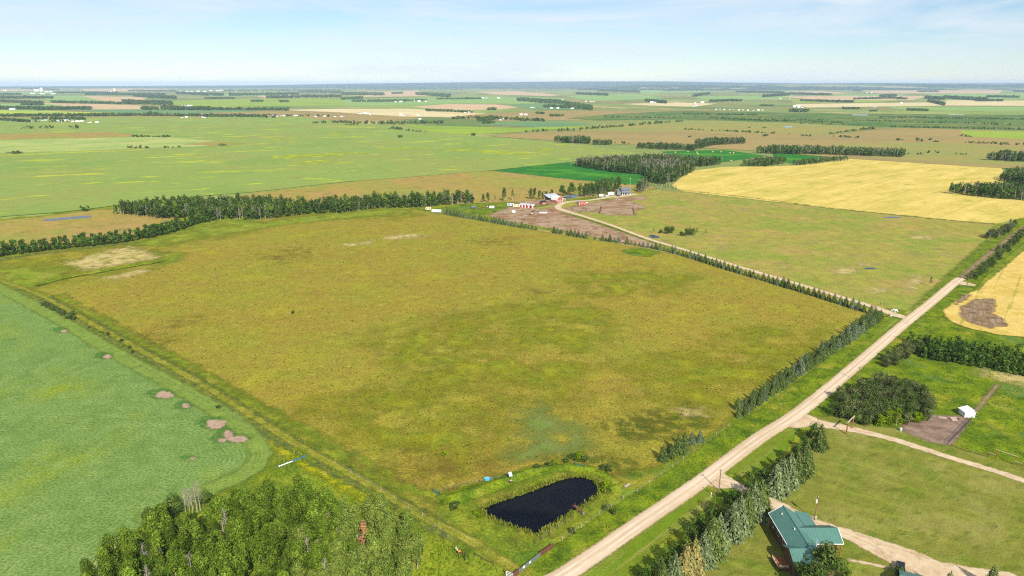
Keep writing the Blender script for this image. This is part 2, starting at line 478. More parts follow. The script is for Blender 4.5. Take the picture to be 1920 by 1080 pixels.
M['olive_pasture'] = ground_mat('olive_pasture_mat', C(160, 152, 72),
    [(C(142, 152, 62), 60, 0.44, 0.6, 0.95), (C(176, 152, 84), 36, 0.5, 0.64, 0.75), (C(172, 166, 70), 18, 0.55, 0.66, 0.6), (C(128, 132, 60), 8, 0.6, 0.7, 0.6), (C(152, 134, 90), 22, 0.62, 0.7, 0.6)],
    0.24, 1.3, 0.6, edge=(3, 9, 1.8))
M['emerald'] = ground_mat('emerald_mat', C(58, 122, 46), [(C(90, 154, 40), 55, 0.5, 0.64, 0.85, math.radians(-20), 0.4, 1.2), (C(44, 116, 44), 30, 0.5, 0.62, 0.6)], 0.16, 1.6, 0.4, edge=(2, 8, 1.5))
M['wheat'] = ground_mat('wheat_mat', C(222, 196, 106),
    [(C(206, 186, 92), 55, 0.44, 0.6, 0.9, math.radians(40), 0.5, 1.2), (C(178, 172, 72), 24, 0.56, 0.68, 0.75, math.radians(40), 0.35, 1.4), (C(236, 208, 118), 30, 0.52, 0.66, 0.7, math.radians(40), 0.4, 1.3),
     (C(184, 170, 74), 6, 0.56, 0.66, 0.45, math.radians(45.5), 0.02, 1.0)], 0.16, 1.2, 0.5, edge=(2, 10, 1.2))
M['wheat_near'] = ground_mat('wheat_near_mat', C(222, 192, 108),
    [(C(206, 176, 82), 24, 0.44, 0.6, 0.8), (C(150, 150, 62), 3.4, 0.62, 0.67, 0.6, math.radians(52), 0.03, 1.0), (C(236, 204, 118), 12, 0.52, 0.66, 0.6)], 0.2, 0.8, 0.6, edge=(1.6, 6, 0.8))
M['lawn'] = ground_mat('lawn_mat', C(130, 130, 54),
    [(C(108, 126, 40), 14, 0.46, 0.64, 0.8), (C(148, 142, 74), 20, 0.5, 0.64, 0.8), (C(148, 154, 56), 3.2, 0.45, 0.66, 0.4, math.radians(-32), 0.12, 1.0), (C(94, 108, 36), 3, 0.58, 0.68, 0.6, math.radians(20), 0.4, 1.0),
     (C(160, 154, 80), 2.2, 0.52, 0.68, 0.3, math.radians(48), 0.1, 1.0)], 0.25, 0.6, 0.5, edge=(0.8, 3, 0.5))
M['lawn_verge'] = ground_mat('lawn_verge_mat', C(118, 132, 40),
    [(C(168, 160, 84), 3.0, 0.5, 0.62, 0.7, ROAD_A, 0.03, 1.0), (C(106, 136, 26), 4.0, 0.5, 0.62, 0.7, ROAD_A, 0.06, 1.0)], 0.25, 0.6, 0.5, edge=(0.6, 2, 0.4))
M['lush'] = ground_mat('lush_mat', C(104, 124, 28),
    [(C(122, 140, 28), 12, 0.44, 0.6, 0.9), (C(80, 106, 28), 9, 0.5, 0.62, 0.85), (C(150, 150, 44), 16, 0.55, 0.66, 0.7), (C(98, 128, 62), 22, 0.56, 0.66, 0.7)], 0.4, 0.8, 0.8, edge=(2.5, 6, 1.5))
M['yard_soil'] = ground_mat('yard_soil_mat', C(174, 146, 116),
    [(C(150, 112, 78), 22, 0.46, 0.6, 0.9), (C(184, 158, 134), 12, 0.52, 0.64, 0.8), (C(120, 94, 74), 9, 0.56, 0.66, 0.7), (C(146, 144, 74), 14, 0.6, 0.68, 0.5)], 0.2, 0.9, 0.5, edge=(4, 8, 2))
M['pen_soil'] = ground_mat('pen_soil_mat', C(146, 122, 104), [(C(164, 140, 120), 4, 0.46, 0.6, 0.8), (C(122, 98, 84), 6, 0.5, 0.64, 0.7)], 0.2, 0.5, 0.5, edge=(1.2, 3, 0.6))
M['tilled'] = ground_mat('tilled_mat', C(148, 122, 90), [(C(172, 150, 124), 1.6, 0.5, 0.6, 0.8, math.radians(60), 0.1, 1), (C(110, 92, 72), 5, 0.5, 0.62, 0.7)], 0.2, 0.5, 0.5, edge=(3, 6, 1.4))
M['dry_patch'] = ground_mat('dry_patch_mat', C(198, 178, 112), [(C(176, 168, 82), 9, 0.46, 0.62, 0.8), (C(222, 200, 146), 5, 0.52, 0.64, 0.7)], 0.18, 0.8, 0.4, edge=(10, 9, 5), thin=(8, 0.24, 0.50, 0.96))
M['gravel'] = ground_mat('gravel_mat', C(222, 196, 162), [(C(206, 178, 142), 5, 0.46, 0.6, 0.6, ROAD_A, 0.08, 1), (C(232, 210, 180), 3, 0.5, 0.64, 0.7, ROAD_A, 0.06, 1)], 0.07, 0.35, 0.2, edge=(0.5, 1.6, 0.3),
    tracks=[(C(238, 220, 194), 0.95, 0.5, 0.9), (C(202, 174, 140), 0.0, 0.4, 0.55), (C(196, 168, 134), 2.5, 0.5, 0.7)])
M['drive'] = ground_mat('drive_mat', C(216, 190, 152), [(C(196, 166, 128), 5, 0.46, 0.6, 0.7), (C(228, 206, 174), 3, 0.5, 0.64, 0.7)], 0.09, 0.35, 0.2, edge=(0.9, 2.0, 0.4),
    tracks=[(C(230, 208, 176), 0.9, 0.5, 0.7)])
M['old_track'] = ground_mat('old_track_mat', C(146, 128, 88), [(C(168, 148, 108), 6, 0.46, 0.6, 0.7), (C(128, 128, 66), 6, 0.54, 0.64, 0.7)], 0.2, 0.6, 0.4, edge=(1.4, 3, 0.8), tracks=[(C(122, 100, 78), 1.1, 0.6, 0.8)])
M['marsh'] = ground_mat('marsh_mat', C(112, 134, 66),
    [(C(92, 112, 56), 60, 0.45, 0.6, 0.9, 0, 0.4, 1), (C(140, 138, 78), 90, 0.52, 0.62, 0.8, 0, 0.4, 1), (C(84, 122, 58), 200, 0.5, 0.6, 0.8)], 0.25, 5, 0.2)
for nm, c, c2 in (('far_tan', (214, 182, 140), (204, 176, 128)), ('far_cream', (226, 208, 158), (214, 194, 140)), ('far_green', (140, 172, 96), (156, 180, 96)),
                  ('far_teal', (112, 146, 98), (124, 152, 96)), ('far_yellow', (192, 200, 66), (160, 184, 80)), ('far_brown', (170, 148, 92), (158, 142, 88)),
                  ('far_olive', (150, 154, 82), (164, 152, 84)), ('far_bright', (156, 176, 62), (140, 166, 62))):
    M[nm] = ground_mat(nm + '_mat', C(*c), [(C(*c2), 160, 0.42, 0.6, 0.9, 0, 0.5, 1)], 0.07, 6, 0)
M['forest_hill'] = ground_mat('forest_hill_mat', C(54, 76, 46), [(C(76, 94, 56), 900, 0.48, 0.6, 0.8), (C(56, 78, 46), 400, 0.5, 0.6, 0.8)], 0.15, 20, 0)
M['upland'] = ground_mat('upland_mat', C(62, 84, 48), [(C(210, 190, 144), 1300, 0.56, 0.58, 0.9, 0.1, 0.6, 0.5), (C(140, 160, 92), 1500, 0.55, 0.57, 0.85, 0.2, 0.6, 0.6), (C(50, 72, 44), 500, 0.5, 0.58, 0.8)], 0.1, 20, 0)
M['water'] = water_mat('water_mat')
M['puddle'] = water_mat('puddle_mat', (0.006, 0.009, 0.016, 1), 0.03, 0.35)

# ------------------------------------------------------------------ ground: sheets from far to near
def ground_sheet():
    xs = np.array([-42000, -20000, -9000, -4000, -1500, -500, 0, 500, 1500, 4000, 9000, 20000, 42000.])
    ys = np.array([-600, 0, 150, 400, 800, 1600, 3200, 6400, 12000, 22000, 30000, 42000.])
    gx, gy = np.meshgrid(xs, ys, indexing='ij'); nx, ny = len(xs), len(ys)
    idx = np.arange(nx * ny).reshape(nx, ny)
    F = np.stack([idx[:-1, :-1].ravel(), idx[1:, :-1].ravel(), idx[1:, 1:].ravel(), idx[:-1, 1:].ravel()], 1)
    V = np.column_stack([gx.ravel(), gy.ravel(), np.full(nx * ny, -0.05)])
    return tag(link('ground', np_mesh('ground', V, F, M['plain'])), None, None, None, 'structure')
ground_sheet()

def ridge(name, prof, dist0, dist1, dist2, mat, base=-3.0):
    """Rolling upland whose skyline passes the given pixels: rises from dist0 to its crest at dist1, falls off to dist2."""
    xs = np.arange(prof[0][0], prof[-1][0] + 1, 20)
    ysk = np.interp(xs, [p[0] for p in prof], [p[1] for p in prof])
    V, n = [], len(xs); rows = 9
    rr = np.random.default_rng(3)
    wob = np.interp(xs, xs[::6], rr.uniform(-1, 1, len(xs[::6])))
    for i, (x, yk) in enumerate(zip(xs, ysk)):
        u, v = (x - 960) / FPX, (yk - 540) / FPX
        f = CP - v * SP
        top = HCAM - dist1 * (SP + v * CP) / f
        sx = u / f
        for k in range(rows):
            t = k / (rows - 1)
            if k < rows - 2:
                s = k / (rows - 3); D = dist0 + (dist1 - dist0) * s
                z = base + (top - base) * (s * s * (3 - 2 * s)) * (1 + 0.10 * wob[i] * math.sin(s * 3.1))
            elif k == rows - 2: D, z = (dist1 + dist2) / 2, top - 2
            else: D, z = dist2, top - 40
            V.append((sx * D, D, z))
    F = [(i * rows + k, (i + 1) * rows + k, (i + 1) * rows + k + 1, i * rows + k + 1) for i in range(n - 1) for k in range(rows - 1)]
    o = link(name, np_mesh(name, np.array(V), np.array(F), mat, smooth=True))
    return tag(o, None, None, None, 'structure')
ridge('hills', [(-300, 163), (0, 162.5), (300, 161), (460, 160.2), (560, 158.6), (640, 157), (760, 155.6), (850, 154.4), (960, 154), (1000, 153.2), (1100, 152.6), (1260, 152.6), (1360, 154.5), (1500, 156.3), (1640, 155.4), (1780, 156.3), (1920, 155.8), (2250, 156)],
      19000, 26000, 31000, M['forest_hill'])
ridge('hills', [(1080, 165.6), (1150, 162), (1200, 159.4), (1280, 158.6), (1380, 159.6), (1470, 158.2), (1520, 158.4), (1600, 157.4), (1660, 156.6), (1700, 157.6), (1790, 157.2), (1860, 158), (1920, 157), (2250, 157)],
      14000, 18500, 21000, M['upland'])

zf = 0.02
for nm, mt, pts in (
    ('field', 'far_green', [(0, 173), (160, 172.5), (200, 176), (0, 177)]),
    ('field', 'far_tan', [(150, 166.5), (240, 165.8), (330, 167), (260, 171.5), (160, 170.5)]),
    ('field', 'far_tan', [(0, 167.5), (60, 167), (120, 169.5), (0, 171)]),
    ('field', 'far_green', [(50, 178), (155, 180), (190, 190), (105, 190)]),
    ('field', 'far_tan', [(153, 180), (277, 182), (263, 192), (195, 190)]),
    ('field', 'far_tan', [(73, 193), (187, 195), (263, 198), (305, 202), (293, 205.5), (173, 205), (120, 200)]),
    ('field', 'far_green', [(0, 195), (73, 193), (143, 201), (0, 204)]),
    ('field', 'far_yellow', [(0, 207), (50, 207), (233, 212.5), (213, 216.5), (0, 217.5)]),
    ('field', 'far_teal', [(100, 205.5), (500, 204), (500, 207), (367, 214), (240, 212.5)]),
    ('field', 'far_bright', [(327, 189), (467, 185), (640, 184.5), (650, 197), (400, 201), (320, 196)]),
    ('field', 'far_green', [(380, 176), (520, 174), (560, 179), (400, 181)]),
    ('field', 'far_tan', [(480, 180), (560, 178), (580, 182), (500, 184)]),
    ('field', 'far_brown', [(-60, 219), (250, 217), (500, 208), (640, 211), (800, 222), (640, 230), (430, 224), (0, 222.5)]),
    ('field', 'far_cream', [(520, 206), (640, 204), (767, 204), (893, 212), (1023, 213.5), (940, 218), (840, 220), (750, 218.5), (640, 211)]),
    ('field', 'far_tan', [(690, 172), (783, 170), (810, 180), (673, 182)]),
    ('field', 'far_tan', [(773, 200), (840, 195), (930, 196), (985, 200.5), (940, 205), (840, 207.5)]),
    ('field', 'far_tan', [(893, 172), (970, 171), (1050, 178), (1033, 180.5), (923, 177)]),
    ('field', 'far_green', [(640, 186), (940, 181), (1070, 184), (1000, 194.5), (850, 194.5), (760, 198), (650, 198.5)]),
    ('field', 'far_teal', [(940, 196), (1050, 193), (1110, 200), (1060, 205), (985, 204)]),
    ('field', 'far_green', [(1060, 180), (1180, 176), (1250, 184), (1110, 190)]),
    ('field', 'far_brown', [(830, 221), (917, 212), (1040, 207), (1133, 208), (1273, 210), (1273, 217), (1120, 225), (940, 227)]),
    ('field', 'far_cream', [(1165, 195), (1270, 192), (1345, 194.5), (1300, 200), (1220, 198)]),
    ('field', 'far_green', [(1180, 168), (1290, 166), (1330, 172), (1210, 176)]),
    ('field', 'far_green', [(1300, 181), (1480, 178), (1500, 184), (1330, 190)]),
    ('field', 'far_tan', [(1467, 172), (1540, 171), (1600, 175), (1520, 177)]),
    ('field', 'far_tan', [(1613, 170), (1880, 169), (1873, 175.5), (1647, 175)]),
    ('field', 'far_green', [(1560, 177), (1700, 176), (1690, 180), (1570, 181)]),
    ('field', 'far_tan', [(1467, 181), (1560, 180), (1740, 180), (1710, 188), (1533, 188)]),
    ('field', 'far_cream', [(1487, 195), (1747, 192), (1773, 198), (1513, 202)]),
    ('field', 'far_cream', [(1753, 193), (1780, 188), (1960, 189), (1960, 199), (1773, 198)]),
    ('field', 'far_green', [(1660, 200), (1960, 200), (1960, 209), (1700, 207)]),
    ('field', 'far_green', [(1730, 176), (1920, 176), (1960, 185), (1780, 186)]),
    ('field', 'far_bright', [(1480, 188), (1690, 188), (1640, 192), (1490, 193)]),
    ('marsh', 'marsh', [(1060, 222), (1160, 213), (1280, 208), (1580, 213), (2000, 216), (2000, 245), (1667, 238), (1413, 228), (1280, 223), (1120, 226)]),
    ('field', 'far_olive', [(1000, 239), (1180, 231), (1280, 226), (1480, 230), (1650, 239), (1557, 254), (1280, 247), (1100, 247)]),
    ('field', 'far_brown', [(920, 256), (1000, 248), (1100, 246), (1280, 246), (1557, 253), (1690, 240), (1820, 243), (2000, 250), (2000, 312), (1880, 316), (1580, 297), (1440, 284), (1280, 276), (1100, 268)]),
    ('field', 'far_bright', [(1800, 245), (2000, 248), (2000, 265), (1813, 256)]),
    ('field', 'far_olive', [(1560, 270), (1760, 268), (2000, 280), (2000, 310), (1880, 310), (1640, 296)]),
    ('field', 'far_teal', [(895, 234), (940, 228), (1060, 227), (1120, 235), (1007, 239)]),
    ('field', 'far_bright', [(757, 235), (853, 237), (973, 240), (1117, 236.5), (973, 248), (873, 253), (807, 247)]),
):
    far_field(nm, pts, M[mt], zf); zf += 0.012

patch('canola_field', [(-80, 222), (300, 219), (560, 219), (640, 229), (760, 238), (880, 254), (1060, 269), (1130, 278), (1205, 288), (1062, 305), (920, 320), (760, 333), (640, 342), (470, 361), (330, 372), (215, 386), (120, 398), (-80, 413)], M['canola_far'], 0.45, 6000, 6)
patch('canola_field', [(-60, 263), (127, 260), (247, 257), (313, 257), (400, 265), (440, 269), (370, 275), (267, 278), (117, 285), (-60, 288)], M['canola_pale'], 0.47, 2500, 8)
patch('pasture', [(-60, 253), (207, 248), (247, 252), (247, 257), (-60, 264)], M['brown_pasture'], 0.49, 1500, 5)
patch('pasture', [(340, 271), (400, 266), (460, 270), (413, 273.5)], M['brown_pasture'], 0.51, 800, 6)
for pts in ([(478, 297), (560, 290), (640, 286), (700, 287), (640, 292), (560, 298)], [(530, 306), (600, 300), (640, 304), (580, 308)], [(815, 282), (880, 279), (950, 284), (1010, 291), (960, 291), (880, 285)],
            [(500, 262), (560, 257), (566, 259), (520, 263)], [(612, 250), (640, 247), (648, 251), (620, 253)], [(700, 280), (800, 274), (812, 277), (740, 282)], [(895, 299), (930, 297), (934, 299), (900, 301)], [(1005, 281), (1030, 278), (1042, 281), (1020, 283)]):
    patch('canola_bloom', pts, M['canola_bloom'], 0.53, 700, 10)
patch('pasture', [(470, 363), (640, 343), (800, 325), (920, 321), (985, 328), (1085, 338), (1190, 346), (1240, 352), (1190, 362), (1080, 372), (930, 380), (640, 392), (380, 398)], M['brown_pasture'], 0.16, 3000, 5)
patch('green_field', [(925, 320), (1062, 304), (1130, 312), (1212, 322), (1210, 338), (1190, 347), (1085, 338)], M['emerald'], 0.18, 2500, 4)
patch('green_field', [(1240, 284), (1357, 281), (1436, 292), (1400, 298), (1350, 305), (1290, 300)], M['emerald'], 0.20, 1500, 4)
patch('green_field', [(1450, 287), (1520, 289), (1562, 294), (1560, 300), (1480, 306), (1450, 298)], M['emerald'], 0.20, 1500, 4)
patch('wheat_field', [(1258, 349), (1280, 331), (1300, 320), (1358, 313), (1453, 312), (1500, 310), (1590, 297), (1640, 296.5), (1700, 302), (1800, 309), (1876, 314), (1890, 330), (1884, 350), (1800, 358), (1850, 369), (1990, 384), (1990, 402), (1925, 407), (1870, 420), (1790, 414), (1560, 391), (1280, 359)],
      M['wheat'], 0.22, 6000, 3)
patch('pasture', [(1030, 382), (1130, 372), (1205, 355), (1280, 360), (1560, 392), (1790, 415), (1866, 421), (1850, 448), (1780, 510), (1704, 583), (1640, 578), (1400, 508), (1240, 455)], M['olive_pasture'], 0.10, 6000, 3)
# ditch along the foot of the wheat
ribbon('ditch', [(1262, 355), (1400, 370), (1560, 390.5), (1790, 414), (1866, 420.5)], 3.5, M['dark_weed'], 0.25, 8, 2)

patch('grass', [(-120, 330), (-120, 560), (60, 620), (560, 1250), (1500, 1300), (2600, 1300), (2300, 500), (1960, 440), (1880, 420), (1690, 575), (1400, 500), (1040, 385), (900, 378), (640, 390), (430, 402), (215, 388), (60, 408), (-120, 424)][1:], M['near_grass'], 0.0, 3000, 2)
patch('pasture', [(-100, 424), (60, 408), (200, 392), (320, 402), (340, 420), (230, 450), (-100, 478)], M['brown_pasture'], 0.03, 2000, 5)
patch('pasture', [(-100, 490), (0, 485), (110, 468), (250, 458), (400, 420), (560, 404), (770, 392), (830, 402), (960, 424), (1100, 446), (1260, 474), (1400, 510), (1540, 556), (1640, 588), (1612, 606), (1500, 686), (1380, 775), (1300, 838), (1236, 868), (1170, 886), (1120, 884), (1050, 868), (980, 880), (900, 900), (836, 922), (796, 920), (700, 868), (560, 790), (420, 716), (300, 648), (180, 586), (72, 545), (-30, 520)],
      M['pasture'], 0.03, 9000, 5)
zi = 0
# greener sweeps and weedy places in the pasture
for mt, pts in (
    ('pasture_green', [(240, 458), (420, 420), (560, 405), (640, 405), (560, 420), (380, 452), (300, 470)]),
    ('pasture_green', [(-60, 500), (110, 470), (240, 458), (290, 470), (330, 480), (300, 500), (110, 530), (40, 540)]),
    ('pasture_green', [(680, 640), (860, 590), (1060, 560), (1160, 600), (1100, 700), (1080, 780), (960, 760), (800, 720)]),
    ('pasture_green', [(560, 770), (720, 720), (860, 760), (960, 800), (900, 870), (760, 860), (640, 820)]),
    ('pasture_green', [(1060, 520), (1180, 500), (1300, 520), (1240, 560), (1120, 560)]),
    ('pasture_green', [(1180, 690), (1400, 620), (1560, 600), (1480, 680), (1360, 770), (1240, 780)]),
    ('pasture_green', [(640, 410), (760, 396), (800, 402), (740, 414)]),
    ('edge_green', [(380, 424), (430, 414), (500, 416), (580, 404), (700, 394), (780, 392), (760, 400), (640, 410), (520, 424), (420, 440), (300, 462), (240, 460)]),
    ('edge_green', [(-60, 512), (60, 500), (130, 500), (110, 520), (60, 540), (20, 535)]),
    ('edge_green', [(290, 470), (340, 476), (330, 490), (300, 498)]),
    ('lush', [(1165, 470), (1205, 462), (1240, 474), (1215, 482), (1180, 478)]),
    ('brown_weed', [(640, 870), (760, 850), (900, 862), (900, 890), (840, 915), (760, 905)]),
    ('brown_weed', [(250, 625), (310, 615), (330, 640), (290, 650)]), ('brown_weed', [(480, 480), (560, 462), (600, 480), (520, 496)]),
    ('brown_weed', [(880, 450), (960, 446), (960, 456), (900, 460)]), ('brown_weed', [(330, 595), (390, 590), (390, 610), (340, 612)]), ('brown_weed', [(980, 545), (1020, 540), (1030, 552), (990, 556)]),
    ('dark_weed', [(1120, 790), (1300, 760), (1330, 800), (1230, 830), (1140, 820)]),
    ('dark_weed', [(1040, 858), (1100, 846), (1180, 860), (1200, 880), (1130, 888)]),
    ('pasture_soft', [(970, 772), (1010, 764), (1060, 790), (1090, 816), (1110, 838), (1070, 850), (990, 862), (950, 858), (975, 820)]),
    ('dry_patch', [(115, 494), (190, 474), (240, 463), (302, 482), (240, 494), (170, 506)]),
    ('dry_patch', [(715, 446), (760, 438), (803, 440), (780, 446), (730, 450)]), ('dry_patch', [(195, 520), (270, 505), (275, 511), (215, 524)]), ('dry_patch', [(640, 458), (700, 452), (700, 456), (650, 462)]),
    ('brown_weed', [(1195, 785), (1235, 780), (1250, 798), (1215, 806)]), ('dry_patch', [(1275, 770), (1318, 766), (1314, 778), (1285, 780)]),
):
    patch({'dry_patch': 'dry_grass', 'lush': 'grass'}.get(mt, 'pasture'), pts, M[mt], 0.05 + 0.0018 * (zi := zi + 1), 900, 26 if mt == 'pasture_green' else 16)
for pts in ([(1565, 505), (1590, 500), (1612, 508), (1590, 516), (1570, 514)], [(1625, 542), (1660, 540), (1664, 548), (1640, 550)], [(1690, 538), (1720, 516), (1732, 522), (1716, 540), (1700, 544)], [(1610, 494), (1632, 494), (1626, 500)],
            [(1700, 442), (1740, 443), (1742, 449), (1712, 449)], [(1760, 476), (1780, 475), (1778, 480)], [(1250, 412), (1262, 410), (1264, 414)]):
    patch('dry_grass', pts, M['dry_patch'], 0.13, 500, 6)

# margin between the pasture and the near crop: grass, weeds and a two-wheel lane
LANE = [(-60, 505), (40, 540), (85, 558), (160, 600), (260, 655), (360, 710), (470, 778), (560, 835), (640, 880), (720, 925), (800, 972), (880, 1014), (935, 1048), (990, 1085)]
ribbon('grass_strip', [(x - 32, y + 8) for x, y in LANE[1:11]], 4.5, M['yellow_weed'], 0.06, 4, 3)
ribbon('grass_strip', [(x - 14, y + 3) for x, y in LANE[1:12]], 4.0, M['grey_weed'], 0.075, 4, 3)
ribbon('grass_strip', [(x + 22, y - 6) for x, y in LANE[2:11]], 6.0, M['lane_side'], 0.065, 4, 3)
ribbon('grass_strip', [(x + 6, y - 2) for x, y in LANE[2:12]], 2.5, M['grey_weed'], 0.07, 4, 2)
ribbon('path', LANE, 3.0, M['lane'], 0.085, 3, 1.2)
patch('crop_field', [(-200, 470), (0, 533), (60, 568), (120, 600), (235, 668), (330, 720), (420, 772), (470, 806), (500, 838), (505, 858), (492, 882), (460, 902), (400, 926), (330, 956), (270, 986), (200, 1030), (150, 1085), (80, 1220), (-300, 1220)], M['canola_near'], 0.5, 12000, 1.2)
ribbon('crop_headland', [(-30, 526), (60, 573), (120, 606), (230, 672), (330, 726), (416, 778), (460, 812), (486, 842), (484, 868), (455, 892), (400, 918), (320, 954), (260, 986)], 7.5, M['canola_rim'], 0.51, 3, 1.5)
zi = 0
for cx, cy, rx, ry in ((308, 743, 18, 6.5), (349, 764, 6.5, 5), (405, 798, 19, 9.5), (428, 817, 9, 9), (446, 826, 22, 5.5), (418, 828, 9, 4), (201, 671, 8, 4), (120, 623, 6, 2.6), (360, 863, 3, 1.6)):
    a = np.linspace(0, 2 * math.pi, 13)[:-1]
    patch('crop_patch', [(cx - 6 + (rx + 9) * math.cos(t), cy - 2.5 + (ry + 2.5) * math.sin(t)) for t in a], M['canola_lush'], 0.52 + 0.002 * (zi := zi + 1), 600, 3)
    patch('bare_soil', [(cx + rx * math.cos(t) * (1 + 0.15 * math.sin(3 * t + cx)), cy + ry * math.sin(t)) for t in a], M['bare_spot'], 0.60 + 0.002 * zi, 700, 1.5)

# spoil bank beside the dry patch
BANK = [(66, 538), (110, 525), (180, 512), (250, 500), (312, 489)]
def bank_h(P, s): return np.clip(s, 0, 3) ** 1.0 * 0.35
ribbon('earth_bank', BANK, 4.5, M['ditch'], 0.05, 4, 1, crown=1.1)
ribbon('earth_bank', [(-10, 470 + 20), (60, 478), (160, 466), (240, 457)], 5, M['grey_weed'], 0.06, 4, 2)

# right of the road: lawns, meadow, pens
patch('meadow', [(1500, 770), (1600, 690), (1700, 640), (1790, 606), (2150, 660), (2300, 900), (1880, 868), (1800, 842), (1700, 815), (1600, 806)], M['lush'], 0.03, 5000, 3)
patch('lawn', [(1395, 925), (1440, 905), (1500, 830), (1530, 800), (1600, 808), (1800, 850), (2000, 905), (2300, 980), (2200, 1200), (1300, 1250), (1180, 1120), (1300, 1000)], M['lawn'], 0.035, 6000, 1.5)
patch('lawn', [(1500, 770), (1520, 764), (1560, 778), (1640, 800), (1700, 806), (1800, 842), (1890, 868), (2000, 900), (2000, 925), (1800, 862), (1600, 808), (1530, 790)], M['lawn'], 0.045, 2500, 1.2)
patch('lawn', [(1362, 884), (1376, 868), (1450, 806), (1500, 800), (1480, 838), (1430, 890), (1390, 896)], M['lawn_verge'], 0.05, 1500, 1.0)
patch('lawn', [(1060, 1100), (1200, 1000), (1290, 925), (1316, 910), (1336, 922), (1330, 950), (1250, 1010), (1150, 1100)], M['lawn_verge'], 0.05, 2000, 1.0)
patch('lawn', [(1632, 624), (1674, 596), (1688, 602), (1650, 630)], M['lawn_verge'], 0.06, 600, 1)
patch('lawn', [(1684, 584), (1700, 579), (1714, 584), (1702, 591)], M['lawn_verge'], 0.06, 400, 1)
patch('wheat_field', [(2100, 440), (1960, 452), (1920, 470), (1880, 505), (1832, 545), (1812, 552), (1768, 582), (1780, 602), (1815, 616), (1870, 628), (1960, 636), (2200, 650)], M['wheat_near'], 0.30, 3000, 1.6)
patch('bare_soil', [(1800, 578), (1830, 562), (1862, 560), (1866, 572), (1860, 588), (1882, 600), (1888, 612), (1850, 616), (1812, 604), (1800, 592)], M['tilled'], 0.33, 1200, 3)
patch('bare_soil', [(1790, 572), (1806, 554), (1822, 552), (1806, 566)], M['tilled'], 0.33, 500, 2)
patch('dirt_pen', [(1690, 800), (1710, 786), (1734, 778), (1800, 780), (1822, 786), (1783, 836), (1740, 828), (1700, 812)], M['pen_soil'], 0.06, 1200, 1.5)
patch('meadow', [(1850, 690), (1900, 700), (1960, 712), (1960, 726), (1880, 716), (1836, 700)], M['dry_patch'], 0.05, 800, 5)
ribbon('path', [(1872, 720), (1850, 746), (1830, 772)], 1.6, M['old_track'], 0.06, 3, 1)
ribbon('path', [(1712, 604), (1742, 602), (1726, 618), (1700, 634), (1670, 654)], 2.2, M['old_track'], 0.05, 3, 1)

# roadside ditches, road and drives
ROAD = [(960, 1128), (1055, 1080), (1205, 978), (1312, 905), (1420, 824), (1500, 772), (1600, 690), (1690, 612), (1745, 568), (1788, 532), (1803, 521)]
ROADW = [Vector(G(*p)) for p in ROAD]
ribbon('ditch', [(x - 30, y - 10) for x, y in ROAD[:8]], 11, M['ditch'], 0.055, 5, 1.5)
ribbon('ditch', [(x + 24, y + 6) for x, y in ROAD[5:]], 9, M['ditch'], 0.055, 5, 1.5)
ribbon('ditch', [(1700, 588), (1745, 556), (1800, 510), (1850, 462), (1900, 424), (1940, 400)], 9, M['ditch'], 0.055, 5, 2)
ribbon('ditch', [(1806, 540), (1850, 500), (1900, 458), (1950, 420)], 10, M['ditch'], 0.056, 5, 2)
ribbon('dirt_track', [(1790, 532), (1803, 520), (1850, 480), (1885, 452), (1920, 428), (1975, 396)], 4.2, M['old_track'], 0.075, 5, 1.5)
ribbon('gravel_road', ROAD, 5.6, M['gravel'], 0.10, 4, 0.8, crown=0.12)
ribbon('gravel_drive', [(1700, 596), (1675, 590), (1640, 576.5), (1540, 546), (1400, 504.5), (1280, 467.5), (1215, 448), (1150, 424), (1095, 406), (1055, 394), (1046, 388), (1056, 381), (1075, 377.5), (1100, 376), (1130, 372), (1150, 367)], 4.0, M['drive'], 0.16, 4, 0.9, widths=[6.5] + [4.4] * 8 + [5, 7, 7, 6, 8])
ribbon('gravel_drive', [(1490, 778), (1505, 788), (1545, 796), (1600, 806), (1680, 826), (1780, 858), (1860, 882), (1960, 915)], 3.4, M['drive'], 0.13, 3, 0.9, widths=[9, 5.5, 3.6, 3.2, 3.2, 3.2])
patch('gravel_apron', [(1478, 790), (1520, 758), (1510, 776), (1530, 784), (1540, 796), (1500, 803), (1480, 802)], M['drive'], 0.135, 600, 1)
patch('gravel_apron', [(1305, 916), (1356, 872), (1358, 890), (1390, 908), (1380, 916), (1340, 916), (1320, 908)], M['drive'], 0.135, 600, 1)
ribbon('gravel_drive', [(1345, 898), (1385, 913), (1430, 935), (1475, 957), (1540, 985), (1590, 1003), (1640, 1024), (1690, 1045), (1750, 1075), (1830, 1130)], 4.0, M['drive'], 0.14, 3, 0.9, widths=[5, 4, 5.5, 4.6, 4.2, 5.2, 8, 11, 12, 12])
patch('gravel_apron', [(1640, 1020), (1680, 1028), (1760, 1054), (1900, 1076), (1960, 1120), (1800, 1140), (1690, 1080), (1668, 1058)], M['drive'], 0.145, 900, 1.5)
patch('gravel_apron', [(1786, 532), (1806, 528), (1830, 534), (1828, 537), (1800, 534)], M['drive'], 0.11, 300, 1)

